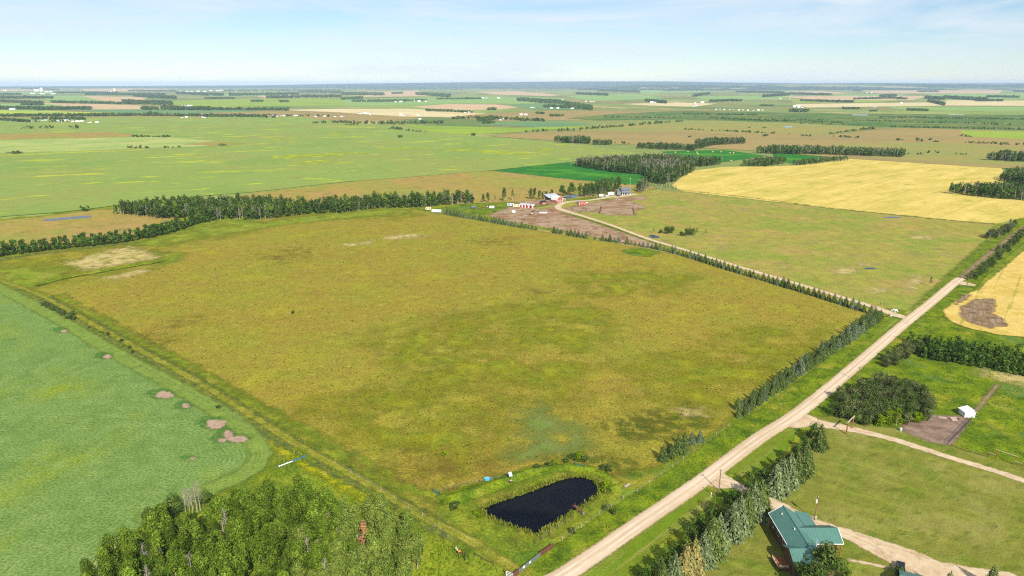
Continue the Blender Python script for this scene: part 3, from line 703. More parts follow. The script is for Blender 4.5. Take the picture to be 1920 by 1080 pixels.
# farmyard ground
patch('dirt_yard', [(915, 404), (955, 388), (1010, 388), (1040, 388), (1066, 400), (1120, 420), (1170, 436), (1215, 452), (1240, 466), (1200, 462), (1120, 446), (1030, 428), (950, 415)], M['yard_soil'], 0.12, 2500, 5)
patch('dirt_yard', [(1048, 394), (1085, 384), (1130, 376), (1172, 370), (1210, 368), (1212, 374), (1180, 376), (1213, 390), (1190, 396), (1190, 404), (1140, 404), (1120, 398), (1070, 398)], M['yard_soil'], 0.125, 2500, 4)
ribbon('grass_strip', [(825, 399), (870, 407), (960, 423), (1100, 446), (1260, 474), (1450, 522), (1640, 586)], 7, M['olive_pasture'], 0.108, 6, 3)
patch('dirt_yard', [(960, 377), (1010, 374), (1040, 376), (1044, 384), (1010, 384), (975, 382)], M['yard_soil'], 0.115, 900, 4)
patch('yard_grass', [(815, 392), (880, 380), (960, 378), (970, 386), (945, 396), (920, 404), (850, 396)], M['lush'], 0.11, 900, 4)
patch('yard_grass', [(1060, 374), (1100, 370), (1138, 370), (1140, 374), (1100, 377.5), (1068, 378)], M['lush'], 0.15, 700, 3)
patch('yard_grass', [(1000, 390), (1040, 384), (1052, 383), (1036, 388), (1012, 393)], M['olive_pasture'], 0.15, 500, 3)
patch('yard_grass', [(960, 372), (1040, 362), (1060, 352), (1120, 348), (1060, 362), (1020, 372)], M['lush'], 0.105, 700, 4)
ribbon('yard_grass', [(1050, 398), (1120, 418), (1210, 450)], 2.5, M['lush'], 0.15, 6, 1.5)
patch('concrete_pad', [(1145, 369), (1188, 363), (1196, 365), (1156, 371)], M['gravel'], 0.17, 400, 1)

# water
POND = [(904, 957), (930, 944), (980, 928), (1020, 912), (1062, 898), (1090, 895), (1112, 902), (1125, 918), (1118, 930), (1090, 950), (1060, 968), (1030, 988), (1006, 1000), (984, 996), (950, 982), (918, 968)]
patch('pond_bank', [(870, 945), (930, 925), (1000, 898), (1060, 880), (1100, 880), (1140, 900), (1145, 925), (1100, 965), (1040, 1005), (1000, 1020), (960, 1008), (890, 972)], M['lane_side'], 0.09, 1500, 3)
def berm_h(P, s): return 1.9 * np.clip(np.minimum(s, 5) / 5, 0, 1) ** 1.3
patch('earth_bank', [(818, 930), (900, 905), (990, 876), (1060, 866), (1120, 876), (1170, 905), (1150, 910), (1110, 888), (1060, 884), (1000, 894), (930, 922), (870, 944), (830, 948)], M['ditch'], 0.06, 2500, 1.5, hfun=berm_h)
POND_W = [tuple(p) for p in resample([G(*p) for p in POND + POND[:1]], 0.8)][:-1]
m_ = MB(); m_.add([(x + 0.25 * math.sin(i * 2.1) + 0.15 * math.sin(i * 5.3), y + 0.25 * math.cos(i * 1.7), 0.14) for i, (x, y) in enumerate(POND_W)], [tuple(range(len(POND_W)))])
me_ = m_.mesh('pond', M['water'])
if me_.polygons[0].normal.z < 0: me_.flip_normals()
tag(link('pond', me_), None, None, None, 'structure')
for pts in ([(82, 412), (120, 408), (168, 404.5), (172, 407), (120, 412), (84, 414.5)], [(1056, 370), (1066, 367), (1080, 365.5), (1084, 369), (1070, 371.5), (1058, 372)], [(1216, 443), (1222, 440.5), (1236, 444), (1235, 446), (1224, 446)],
            [(1656, 407.5), (1672, 406.5), (1690, 408), (1684, 409.5), (1668, 409)], [(1618, 503), (1636, 502), (1642, 504.5), (1624, 505.5)], [(1470, 237.5), (1484, 237), (1485, 239), (1473, 239.5)], [(1600, 215), (1626, 215), (1626, 216.5), (1600, 216.5)], [(1780, 214.8), (1806, 215), (1806, 216), (1780, 216)]):
    patch('pond', pts, M['puddle'], 0.55 if pts[0][1] < 300 else 0.2, 200, 0.0)

# ------------------------------------------------------------------ trees: shapes
M['bark_pale'] = paint('bark_pale_mat', C(186, 176, 158), 0.9, wear=0.3, size=0.3, spec=0.1)
M['bark_grey'] = paint('bark_grey_mat', C(150, 138, 122), 0.9, wear=0.3, size=0.3, spec=0.1)
M['bark_dark'] = paint('bark_dark_mat', C(96, 78, 60), 0.9, wear=0.3, size=0.3, spec=0.1)
M['leaf_aspen'] = leaf_mat('leaf_aspen_mat', C(50, 76, 20), C(104, 132, 36), C(158, 174, 66), 0.28, 0.3)
M['leaf_silver'] = leaf_mat('leaf_silver_mat', C(70, 96, 34), C(124, 146, 56), C(170, 180, 88), 0.25, 0.15)
M['leaf_poplar'] = leaf_mat('leaf_poplar_mat', C(48, 76, 26), C(84, 116, 40), C(126, 150, 60), 0.25, 0.22)
M['leaf_dark'] = leaf_mat('leaf_dark_mat', C(54, 74, 30), C(88, 112, 44), C(120, 138, 66), 0.22, 0.2)
M['leaf_lime'] = leaf_mat('leaf_lime_mat', C(92, 122, 10), C(134, 166, 16), C(170, 190, 40), 0.3, 0.2)
M['leaf_willow'] = leaf_mat('leaf_willow_mat', C(62, 76, 38), C(98, 110, 58), C(136, 142, 88), 0.2, 0.3)
M['leaf_dead'] = leaf_mat('leaf_dead_mat', C(140, 100, 66), C(186, 136, 96), C(212, 164, 122), 0.15, 0.1)
M['needle_green'] = leaf_mat('needle_green_mat', C(58, 76, 32), C(100, 118, 56), C(146, 154, 86), 0.08, 0.22)
M['needle_row'] = leaf_mat('needle_row_mat', C(52, 70, 32), C(92, 112, 54), C(136, 148, 84), 0.08, 0.25)
M['needle_rowblue'] = leaf_mat('needle_rowblue_mat', C(62, 80, 56), C(108, 124, 88), C(152, 162, 124), 0.08, 0.2)
M['needle_blue'] = leaf_mat('needle_blue_mat', C(74, 92, 54), C(124, 140, 90), C(170, 178, 128), 0.08, 0.18)
M['needle_rust'] = leaf_mat('needle_rust_mat', C(110, 116, 62), C(164, 154, 90), C(206, 184, 116), 0.08, 0.1)
M['twig'] = leaf_mat('twig_mat', C(120, 110, 92), C(166, 154, 136), C(196, 186, 168), 0.05, 0.2)

def quads(rg, P, N, size, aspect=1.0, droop=None):
    """Small leaf-clump faces at P facing N; droop gives the long axis instead of a random one."""
    n = len(P)
    N = N / (np.linalg.norm(N, axis=1, keepdims=True) + 1e-9)
    if droop is None:
        A = np.cross(N, rg.normal(size=(n, 3)))
    else:
        A = droop - (droop * N).sum(1, keepdims=True) * N
    A /= np.linalg.norm(A, axis=1, keepdims=True) + 1e-9
    B = np.cross(N, A)
    s = (size if np.ndim(size) else np.full(n, size)) * rg.uniform(0.6, 1.35, n)
    a, b = A * (s * aspect)[:, None] / 2, B * s[:, None] / 2
    j = lambda: rg.uniform(0.55, 1.1, (n, 1))
    V = np.stack([P - a * j() - b * j() * 0.5, P + b * j() - a * 0.2 * j(), P + a * j() + b * j() * 0.3, P - b * j() + a * 0.25 * j()], 1).reshape(-1, 3)
    return V, np.arange(4 * n).reshape(-1, 4)

def leafy(rg, blobs, n, size, flat=1.0, inner=0.25):
    """Leaf clumps over a set of uneven balls (x, y, z, r)."""
    bl = np.array(blobs, float); w = bl[:, 3] ** 2; w /= w.sum()
    k = rg.choice(len(bl), n, p=w)
    d = rg.normal(size=(n, 3)); d[:, 2] = d[:, 2] * 0.9 + 0.18; d /= np.linalg.norm(d, axis=1, keepdims=True)
    rr = bl[k, 3] * np.where(rg.random(n) < inner, rg.uniform(0.4, 0.9, n), rg.uniform(0.86, 1.12, n))
    P = bl[k, :3] + d * rr[:, None] * np.array([1, 1, flat])
    N = d + rg.normal(size=(n, 3)) * 0.55; N[:, 2] += 0.25
    V, F = quads(rg, P, N, size)
    tone = rg.normal(size=len(bl)) * 0.16
    r = np.clip(0.5 + tone[k] + rg.normal(size=n) * 0.17 + d[:, 2] * 0.12, 0, 1)
    return V, F, r

def trunk_mb(rg, h, r, limbs, h0, h1, spread, lean=0.03, n=6, twigs=0):
    mb = MB(); p = Vector((0, 0, -0.1)); seg = 4
    pts = [p]
    for i in range(seg):
        p = p + Vector((rg.normal() * lean * h / seg, rg.normal() * lean * h / seg, h / seg)); pts.append(p)
    for i in range(seg): mb.tube(pts[i], pts[i + 1], r * (1 - 0.2 * i), r * (1 - 0.2 * (i + 1)), n, False)
    for i in range(limbs):
        t = h0 + (h1 - h0) * (i + rg.random() * 0.6) / limbs
        k = min(seg - 1, int(t * seg)); q = pts[k].lerp(pts[k + 1], t * seg - k)
        a = rg.uniform(0, 6.28); L = spread * rg.uniform(0.7, 1.1) * (1.15 - t * 0.6)
        e = q + Vector((math.cos(a) * L, math.sin(a) * L, L * rg.uniform(0.5, 1.1)))
        mb.tube(q, e, r * 0.42 * (1.2 - t), r * 0.10, 4, False)
        for _ in range(twigs):
            s = q.lerp(e, rg.uniform(0.3, 1.0)); b = rg.uniform(0, 6.28); l2 = L * rg.uniform(0.25, 0.5)
            mb.tube(s, s + Vector((math.cos(b) * l2, math.sin(b) * l2, l2 * rg.uniform(0.5, 1.3))), r * 0.13, r * 0.05, 3, False)
    return mb

KIT = {}
def kit(key, trunk, bark, V, F, r, leaf, hidden=None):
    KIT[key] = (trunk.mesh('trunk', M[bark]) if trunk else None, np_mesh('crown', V, F, M[leaf], None, {'rnd': r}), (V, F, r))

def make_aspen(key, seed, n, size, leaf='leaf_aspen', bark='bark_pale', h=11.5, rad=2.7, bare=0.25):
    rg = np.random.default_rng(seed)
    bl = []
    for i in range(11):
        t = bare + (1 - bare) * (i + 0.5) / 11
        w = rad * (1.0 - abs(t - 0.66) ** 1.6 * 1.7) * rg.uniform(0.42, 0.66)
        a = rg.uniform(0, 6.28); o = rad * rg.uniform(0.15, 0.5) * (1.25 - t)
        bl.append((math.cos(a) * o * 1.4, math.sin(a) * o * 1.4, h * t * 0.96, max(0.55, w)))
    V, F, r = leafy(rg, bl, n, size, 1.05)
    kit(key, trunk_mb(rg, h * 0.9, 0.16, 7, 0.3, 0.9, 1.6), bark, V, F, r, leaf)

def make_round(key, seed, n, size, leaf, bark='bark_dark', h=9.0, rad=3.4, stems=1, low=0.3, flat=0.9):
    rg = np.random.default_rng(seed); bl = []
    for i in range(13):
        t = low + (0.9 - low) * rg.random(); a = rg.uniform(0, 6.28)
        o = rad * rg.uniform(0.1, 0.75) * (1 - max(0, t - 0.6) * 1.6)
        bl.append((math.cos(a) * o, math.sin(a) * o, h * t, rad * rg.uniform(0.26, 0.48)))
    V, F, r = leafy(rg, bl, n, size, flat)
    mb = MB()
    for k in range(stems):
        t = trunk_mb(rg, h * 0.75, 0.2 / math.sqrt(stems), 5, 0.25, 0.85, rad * 0.55, 0.12 if stems > 1 else 0.05, 5, 1)
        a = rg.uniform(0, 6.28); o = 0 if stems == 1 else rad * 0.25
        mb.add([(x + math.cos(a) * o, y + math.sin(a) * o, z) for x, y, z in t.v], t.f)
    kit(key, mb, bark, V, F, r, leaf)

def make_spruce(key, seed, n, leaf, h=10.0, rad=2.3, power=0.85):
    rg = np.random.default_rng(seed)
    t = 1 - np.sqrt(rg.random(n)) * 0.97; t = np.clip(t + 0.03, 0.03, 0.995)
    tiers = np.round(t * 17) / 17 * 0.8 + t * 0.2
    R = rad * (1 - tiers) ** power * (1 + 0.16 * np.sin(17 * tiers * 2 * math.pi)) + 0.06
    a = rg.uniform(0, 2 * math.pi, n)
    lump = 1 + 0.16 * np.sin(a * 3 + seed) + 0.10 * np.sin(a * 5 + tiers * 9 + seed * 2)
    rr = R * lump * np.where(rg.random(n) < 0.3, rg.uniform(0.35, 0.8, n), rg.uniform(0.8, 1.1, n))
    out = np.stack([np.cos(a), np.sin(a), np.zeros(n)], 1)
    P = out * rr[:, None]; P[:, 2] = h * tiers - rr * 0.16 + rg.normal(size=n) * 0.12
    P[:, 2] = np.maximum(P[:, 2], 0.12)
    N = out * 0.75 + np.array([0, 0, 0.62]) + rg.normal(size=(n, 3)) * 0.32
    dr = out + np.array([0, 0, -0.42]) + rg.normal(size=(n, 3)) * 0.25
    V, F = quads(rg, P, N, 0.30 + 0.26 * (R / rad), 2.0, dr)
    V[:, 2] = np.maximum(V[:, 2], 0.03)
    r = np.clip(0.5 + rg.normal(size=n) * 0.2 + 0.12 * np.sin(a * 4 + tiers * 20), 0, 1)
    mb = MB(); mb.tube((0, 0, -0.1), (0, 0, h * 0.97), 0.17, 0.02, 6, False)
    kit(key, mb, 'bark_dark', V, F, r, leaf)

def make_bare(key, seed, n, h=12.0, leaf='twig', rad=1.9, tw=0.16):
    rg = np.random.default_rng(seed)
    t = rg.uniform(0.35, 1.0, n); a = rg.uniform(0, 6.28, n); o = rad * (1.15 - t) * np.sqrt(rg.random(n)) * 1.1
    P = np.stack([np.cos(a) * o, np.sin(a) * o, t * h * 0.95], 1)
    dr = np.stack([np.cos(a) * 0.5, np.sin(a) * 0.5, np.ones(n)], 1) + rg.normal(size=(n, 3)) * 0.4
    V, F = quads(rg, P, rg.normal(size=(n, 3)), tw, 5.0, dr)
    kit(key, trunk_mb(rg, h * 0.92, 0.17, 12, 0.3, 0.97, 1.7, 0.03, 5, 3), 'bark_pale', V, F, np.clip(rg.normal(0.5, 0.25, n), 0, 1), leaf)

for i in range(5): make_aspen('aspen%d' % i, 10 + i, 2200, 0.42, 'leaf_aspen')
for i in range(3): make_aspen('silver%d' % i, 20 + i, 2400, 0.40, 'leaf_silver', rad=3.0)
make_aspen('dead0', 31, 420, 0.45, 'leaf_dead', rad=1.6)
for i in range(4): make_aspen('belt%d' % i, 40 + i, 420, 1.0, ('leaf_poplar', 'leaf_dark', 'leaf_dark', 'leaf_aspen')[i], rad=2.9, h=13, bare=0.08)
for i in range(3): make_round('poplar%d' % i, 50 + i, 520, 0.9, 'leaf_poplar', h=9.5, rad=3.0, low=0.14, flat=1.25)
for i in range(4): make_round('willow%d' % i, 60 + i, 950, 0.48, ('leaf_willow', 'leaf_dark', 'leaf_willow', 'leaf_dark')[i], h=5.6, rad=3.2, stems=4, low=0.2)
for i in range(2): make_round('lime%d' % i, 70 + i, 800, 0.45, 'leaf_lime', h=4.6, rad=2.2, stems=3, low=0.18, flat=1.1)
for i in range(3): make_round('hedge%d' % i, 75 + i, 1000, 0.5, ('leaf_dark', 'leaf_poplar', 'leaf_aspen')[i], h=7, rad=3.0, stems=4, low=0.15, flat=1.1)
make_round('yard0', 80, 2600, 0.55, 'leaf_dark', h=9.5, rad=4.6, low=0.22)
make_round('yard1', 81, 900, 0.8, 'leaf_poplar', h=10, rad=4.6, low=0.2, flat=1.1)
for i in range(4): make_spruce('spruce%d' % i, 90 + i, 1250, 'needle_row', rad=2.6 + 0.3 * (i % 2), power=0.7)
for i in range(3): make_spruce('blue%d' % i, 95 + i, 1350, 'needle_rowblue', rad=2.8, power=0.7)
make_spruce('rust0', 99, 1500, 'needle_rust', rad=2.8)
for i in range(4): make_spruce('house%d' % i, 120 + i, 1700, 'needle_green', rad=2.8, power=0.75)
for i in range(3): make_spruce('hblue%d' % i, 125 + i, 1700, 'needle_blue', rad=2.9, power=0.75)
for i in range(3): make_bare('bare%d' % i, 100 + i, 260)
for i in range(3): make_bare('nbare%d' % i, 130 + i, 420, tw=0.07)
for i in range(2): make_bare('thin%d' % i, 105 + i, 420, 9, 'leaf_willow', 2.2)
for i in range(3): make_round('sap%d' % i, 110 + i, 300, 0.6, 'leaf_poplar', h=4.6, rad=1.5, low=0.12, flat=1.5)
for i in range(3): make_round('bush%d' % i, 115 + i, 360, 0.42, ('leaf_dark', 'leaf_lime', 'leaf_willow')[i], h=2.2, rad=1.5, stems=3, low=0.2)

# far shapes, used only joined into woods
LOD = {}
for i in range(4):
    rg = np.random.default_rng(200 + i)
    bl = [(rg.normal() * 1.0, rg.normal() * 1.0, 2.2 + 9.0 * (k + .5) / 6, rg.uniform(1.6, 2.5)) for k in range(6)]
    LOD['green%d' % i] = leafy(rg, bl, 84, 1.9)
for i in range(2):
    rg = np.random.default_rng(210 + i); n = 60
    t = rg.uniform(0.3, 1, n); a = rg.uniform(0, 6.28, n); o = 1.9 * (1.15 - t) * np.sqrt(rg.random(n))
    P = np.stack([np.cos(a) * o, np.sin(a) * o, t * 12.5], 1)
    V, F = quads(rg, P, rg.normal(size=(n, 3)), 0.5, 4.0, np.tile([0, 0, 1.0], (n, 1)) + rg.normal(size=(n, 3)) * 0.3)
    LOD['bare%d' % i] = (V, F, np.clip(rg.normal(0.5, 0.25, n), 0, 1))

# ------------------------------------------------------------------ trees: planting
BOOK = {}                                       # kind -> planted trees
def plant(kind, keys, x, y, s, label, group, cat='tree', wood=None, sz=1.0, z=0.0):
    BOOK.setdefault(kind, []).append(dict(key=keys[int(rng.integers(len(keys)))] if isinstance(keys, (list, tuple)) else keys, x=x, y=y, z=z, s=s, sz=sz, label=label, group=group, cat=cat, wood=wood,
                                          rot=float(rng.uniform(0, 6.28)), w=s / math.hypot(x, y)))

def scatter(pts, gap, jitter=0.9, world=False):
    """Uneven points inside the outline, about gap metres apart."""
    poly = np.array(pts if world else [G(*p) for p in pts]); lo, hi = poly.min(0), poly.max(0)
    gx, gy = np.meshgrid(np.arange(lo[0], hi[0] + gap, gap), np.arange(lo[1], hi[1] + gap, gap * 0.87))
    gx = gx + (np.arange(gx.shape[0]) % 2)[:, None] * gap / 2
    P = np.stack([gx.ravel(), gy.ravel()], 1) + rng.uniform(-0.5, 0.5, (gx.size, 2)) * gap * jitter
    return P[sdf(P, poly) > 0]

def along(pts, gap, jit=0.3, side=0.0, world=False):
    W = resample(pts if world else [G(*p) for p in pts], 0.5)
    L = [0.0]
    for a, b in zip(W, W[1:]): L.append(L[-1] + (b - a).length)
    out = []; s = gap * 0.3
    while s < L[-1]:
        i = min(len(W) - 2, int(np.searchsorted(L, s)) - 1); i = max(i, 0)
        d = (W[i + 1] - W[i]).normalized(); p = W[i] + Vector((-d.y, d.x)) * (side + rng.normal() * jit)
        out.append((p.x, p.y)); s += gap * rng.uniform(0.85, 1.15)
    return out

# grove beside the near crop
GROVE = [(165, 1105), (215, 1064), (330, 1012), (420, 992), (500, 966), (560, 958), (612, 960), (640, 992), (720, 992), (770, 1020), (788, 1060), (778, 1120), (720, 1165), (150, 1165)]
grove = scatter(GROVE, 4.0)
for x, y in grove:
    px, py = pix(x, y)
    silver = (px - 600) * 0.9 + (py - 1000) * 0.5 + rng.normal() * 40 > 75
    if abs(px - 684) < 16 and -12 < py - 1046 < 26: continue
    if silver: plant('aspen_tree', ['silver0', 'silver1', 'silver2'], x, y, rng.uniform(0.82, 1.05), 'pale silvery aspen in the grove beside the near pale green crop', 'silvery aspens of the grove', wood='grove')
    elif rng.random() < 0.05: plant('bare_tree', ['nbare0', 'nbare1', 'nbare2'], x, y, rng.uniform(0.8, 1.0), 'bare white-trunked aspen among the leafy trees of the near grove', 'bare aspens in the near grove', wood='grove')
    else: plant('aspen_tree', ['aspen%d' % i for i in range(5)], x, y, rng.uniform(0.66, 1.12), 'leafy green aspen in the grove beside the near pale green crop', 'green aspens of the grove', wood='grove')
plant('aspen_tree', 'dead0', *G(684, 1046), 0.98, 'dead aspen with rusty orange leaves in the near grove', None)
plant('aspen_tree', 'dead0', *G(776, 1068), 0.7, 'small rusty aspen on the grove edge facing the pond', None)
for i, (px, py) in enumerate(((348, 960), (356, 963), (362, 965), (370, 960), (376, 957))):
    plant('bare_tree', ['nbare0', 'nbare1', 'nbare2'], *G(px, py), 0.75 + 0.03 * i, 'tall leafless aspen in the pale clump between crop and grove', 'leafless aspens at the crop corner')
for lb, (px, py), s in (('dark round poplar just outside the grove by the leafless aspens', (322, 975), 0.85), ('small dark poplar beside the leafless aspens', (384, 950), 0.55), ('dark poplar on the crop edge with forked pale stem', (287, 985), 0.62)):
    plant('poplar_tree', ['yard0'], *G(px, py), s * 0.95, lb, None)

# shelterbelt along the far side of the pasture
BELT = [(-60, 488), (0, 481), (60, 474), (120, 467), (200, 459), (250, 452), (300, 442), (340, 431), (368, 421), (385, 416)]
for k, (x, y) in enumerate(reversed(along(BELT, 4.3, 0.5))):
    plant('poplar_tree', ['poplar0', 'poplar1', 'poplar2'], x, y, rng.uniform(0.8, 1.2), ordinal(k + 1) + ' bushy poplar from the wood end of the front planted row', 'poplars of the planted row', wood='belt')
for k, (x, y) in enumerate(reversed(along(BELT[:8], 6.5, 0.8, side=6))):
    plant('poplar_tree', ['poplar0', 'poplar1'], x, y, rng.uniform(0.9, 1.15), ordinal(k + 1) + ' bushy poplar from the wood end of the back planted row', 'poplars of the planted row', wood='belt')
for x, y in along(BELT[2:8], 9, 2.0, side=13):
    plant('bare_tree', ['bare0', 'bare1', 'bare2'], x, y, rng.uniform(0.6, 0.85), 'bare grey aspen showing behind the planted poplar row', 'bare aspens behind the poplar row', wood='belt')
WOODB = [(215, 401), (260, 396), (330, 390), (420, 386), (500, 387), (560, 393), (640, 390), (707, 384), (800, 382), (887, 377), (890, 382), (845, 385), (800, 389), (707, 392), (640, 400), (570, 403), (490, 413), (430, 411), (385, 418), (340, 410), (300, 411), (240, 405)]
for x, y in scatter(WOODB, 5.0):
    px, py = pix(x, y)
    if rng.random() < (0.24 if 380 < px < 520 else 0.14): plant('bare_tree', ['bare0', 'bare1', 'bare2'], x, y, rng.uniform(0.85, 1.1), 'bare pale aspen inside the belt along the far pasture edge', 'bare aspens of the long belt', wood='woodb')
    else: plant('aspen_tree', ['belt%d' % i for i in range(4)], x, y, rng.uniform(0.75, 1.12), 'leafy aspen of the long belt along the far pasture edge', 'aspens of the long belt', wood='woodb')

# big aspen wood beyond the farm
WOODC = [(1065, 311), (1127, 306), (1187, 304), (1243, 301), (1277, 306), (1343, 308), (1357, 307), (1330, 312.5), (1301, 314), (1300, 323), (1277, 334), (1262, 343), (1240, 347), (1216, 341), (1207, 329), (1135, 322), (1085, 313.5)]
for x, y in scatter(WOODC, 5.4):
    px, py = pix(x, y)
    if rng.random() < 0.24 + (0.3 if 1200 < px < 1270 and 312 < py < 330 else 0) + (0.15 if px < 1150 else 0):
        plant('bare_tree', ['bare0', 'bare1', 'bare2'], x, y, rng.uniform(0.95, 1.25), 'grey bare aspen in the big wood behind the farmyard', 'bare aspens of the big wood', wood='woodc')
    else: plant('aspen_tree', ['belt%d' % i for i in range(4)], x, y, rng.uniform(0.8, 1.15), 'leafy aspen in the big wood behind the farmyard', 'leafy aspens of the big wood', wood='woodc')
for k, (x, y) in enumerate(along([(1215, 353), (1240, 355), (1268, 358.5)], 3.6, 0.4)):
    plant('row_tree', ['thin0', 'thin1'], x, y, rng.uniform(0.75, 0.95), ordinal(k + 1) + ' thin brownish tree from the wood in the short gold field row', 'brownish row at the gold field corner', wood='woodc')

# trees about the farmyard
for i, (px, py, key, s, lb) in enumerate((
    (945, 377, 'belt1', 1.08, 'tall dark aspen standing alone left of the long trailer'), (961, 375.5, 'thin0', 1.4, 'thin half-bare aspen beside the tall dark one'),
    (995, 373.5, 'belt2', 0.95, 'slim aspen pair member, farther from the barn'), (1002, 373.5, 'belt1', 0.95, 'slim aspen pair member, nearer the barn'),
    (1011, 375, 'belt1', 0.8, 'small dark aspen beside the slim pair'), (1017, 374, 'belt0', 0.66, 'low leafy tree before the open shed'), (1024, 372, 'poplar1', 0.85, 'bushy poplar against the open shed'), (1034, 368, 'poplar0', 0.85, 'bushy poplar peeping over the open shed roof'),
    (1054, 367, 'yard1', 1.15, 'round bright green poplar by the farm dugout, smaller of two'), (1070, 366, 'yard1', 1.4, 'round bright green poplar by the farm dugout, larger of two'),
    (915, 379.5, 'belt1', 0.8, 'dark aspen at the farm end of the belt'), (906, 379.5, 'belt2', 0.7, 'leafy aspen at the farm end of the belt'), (928, 379, 'thin1', 0.9, 'thin aspen between belt and farmyard'))):
    plant('yard_tree', key, *G(px, py), s, lb, None)
for x, y in scatter([(1084, 370), (1100, 364), (1130, 358), (1160, 352), (1168, 355), (1150, 362), (1136, 366), (1110, 370)], 6.0):
    plant('yard_tree', ['belt0', 'belt1', 'belt2', 'thin0'], x, y, rng.uniform(0.85, 1.2), 'tree of the dark clump between farm dugout and grey house', 'trees between dugout and grey house')
for x, y in scatter([(1192, 362), (1196, 352), (1212, 347), (1216, 355), (1208, 363)], 5.0):
    plant('yard_tree', ['thin0', 'thin1', 'bare0', 'belt1'], x, y, rng.uniform(0.8, 1.1), 'thin tree of the straggly clump beside the grey house', 'trees beside the grey house')
for k, (x, y) in enumerate(along([(1145, 344.5), (1172, 347)], 6, 0.8)):
    plant('bush', ['bush0'], x, y, rng.uniform(1, 1.5), ordinal(k + 1) + ' dark bush from the left along the emerald field edge', 'bushes along the emerald field', cat='bush')
for i, (px, py, key, s) in enumerate(((1225.5, 437, 'thin1', .55), (1238, 437, 'bush0', 1.4), (1248, 438, 'hedge0', .85), (1254, 438, 'willow1', 1.1), (1260, 437, 'hedge1', .85), (1278, 442, 'bush0', 1.6), (1287, 442, 'hedge0', .85), (1293, 441, 'willow3', 1.2), (1300, 441, 'hedge1', .85), (1306, 440, 'thin0', .7), (1323, 440, 'thin1', .55))):
    plant('paddock_tree', key, *G(px, py), s, ordinal(i + 1) + ' straggly tree from the puddle in the paddock clumps', 'straggly trees in the paddock')

# spruces along the farm drive
DRIVE_ROW = [(832, 401), (870, 408), (905, 414), (960, 424), (1002, 431), (1040, 437), (1100, 447), (1175, 458), (1260, 474.5), (1360, 505), (1450, 532), (1540, 560), (1640, 591)]
row = along(DRIVE_ROW, 3.7, 0.25)
k = 0
for x, y in row:
    px, py = pix(x, y)
    if 1006 < px < 1032 or (960 < px < 1180 and rng.random() < 0.15): continue
    k += 1
    blue = rng.random() < 0.35
    young = 960 < px < 1200
    plant('spruce_tree', ['blue0', 'blue1', 'blue2'] if blue else ['spruce%d' % i for i in range(4)], x, y, rng.uniform(0.42, 0.68) * (0.75 if young and rng.random() < 0.6 else 1.0) * (1.0 if px > 1280 else 1),
          '%s %s from the farmyard end of the drive row' % (ordinal(k), 'bluish spruce' if blue else 'green spruce'), 'spruces along the farm drive')
# double row of spruces along the road
ROADROW = [(1646, 596), (1600, 628), (1540, 668), (1480, 710), (1420, 752), (1372, 784)]
for nm, side in (('pasture side', 1.6), ('road side', -1.6)):
    k = 0
    for x, y in along(ROADROW, 3.0, 0.3, side=-side):
        if rng.random() < 0.07: continue
        k += 1
        blue = rng.random() < 0.25
        far = max(0.0, min(1.0, (y - 240) / 110))
        plant('spruce_tree', ['blue0', 'blue1', 'blue2'] if blue else ['spruce%d' % i for i in range(4)], x, y, (rng.uniform(0.30, 0.56) + 0.14 * far),
              '%s %s from the drive in the %s roadside row' % (ordinal(k), 'bluish spruce' if blue else 'green spruce', 'field-side' if side > 0 else 'road-side'), 'double row of spruces beside the road', sz=1.0)
for k, (px, py, s) in enumerate(((1243, 864, .62), (1258, 858, .55), (1271, 850, .72), (1283, 842, .66), (1297, 832, .5), (1312, 828, .48), (1252, 852, .42))):
    plant('spruce_tree', ['blue0', 'spruce1', 'spruce2'], *G(px, py), s, ordinal(k + 1) + ' short spruce of the small group between pond and road', 'short spruces between pond and road')
# spruces and hedge trees about the house
for k, (px, py, key, s) in enumerate(((1536, 842, 'spruce1', .95), (1507, 886, 'spruce0', 1.2), (1492, 900, 'spruce2', 1.12), (1478, 908, 'blue0', 1.1), (1463, 918, 'blue1', 1.15), (1452, 926, 'blue2', 1.05),
        (1424, 958, 'spruce3', 1.1), (1410, 972, 'blue1', 1.2), (1396, 986, 'spruce0', 1.15), (1385, 996, 'blue0', 1.2), (1372, 1006, 'blue2', 1.12), (1346, 1026, 'blue1', 1.05), (1334, 1040, 'spruce2', 1.18), (1318, 1058, 'blue0', 1.05), (1300, 1072, 'rust0', 1.05), (1284, 1086, 'rust0', 1.1), (1262, 1104, 'blue2', 1.05), (1240, 1120, 'spruce1', 1.0))):
    plant('spruce_tree', key.replace('spruce', 'house').replace('blue', 'hblue'), *G(px, py), s, '%s %s from the log gateway in the tall house row' % (ordinal(k + 1), {'b': 'bluish spruce', 's': 'green spruce', 'r': 'rust-tinged spruce'}[key[0]]), 'tall spruces of the house row')
for k, (px, py, key, s) in enumerate(((1524, 826, 'hedge0', .9), (1508, 846, 'hedge1', .8), (1488, 868, 'hedge0', .85), (1462, 890, 'hedge1', .9), (1444, 904, 'hedge2', .9), (1428, 912, 'hedge0', .9), (1412, 918, 'hedge1', .95), (1402, 928, 'hedge0', .7),
        (1372, 948, 'hedge1', .8), (1348, 972, 'hedge2', .95), (1330, 990, 'hedge0', .9), (1312, 1008, 'hedge1', .95), (1296, 1026, 'hedge0', .9), (1278, 1044, 'hedge2', .9), (1258, 1062, 'hedge1', .9), (1236, 1082, 'hedge0', .85), (1212, 1100, 'hedge1', .85))):
    plant('hedge_tree', key, *G(px, py), s, '%s leafy hedge tree from the log gateway beside the tall spruces' % ordinal(k + 1), 'leafy hedge trees of the house row')
plant('yard_tree', 'yard0', *G(1512, 1112), 0.95, 'dark leafy tree below the deck of the green-roofed house', None)
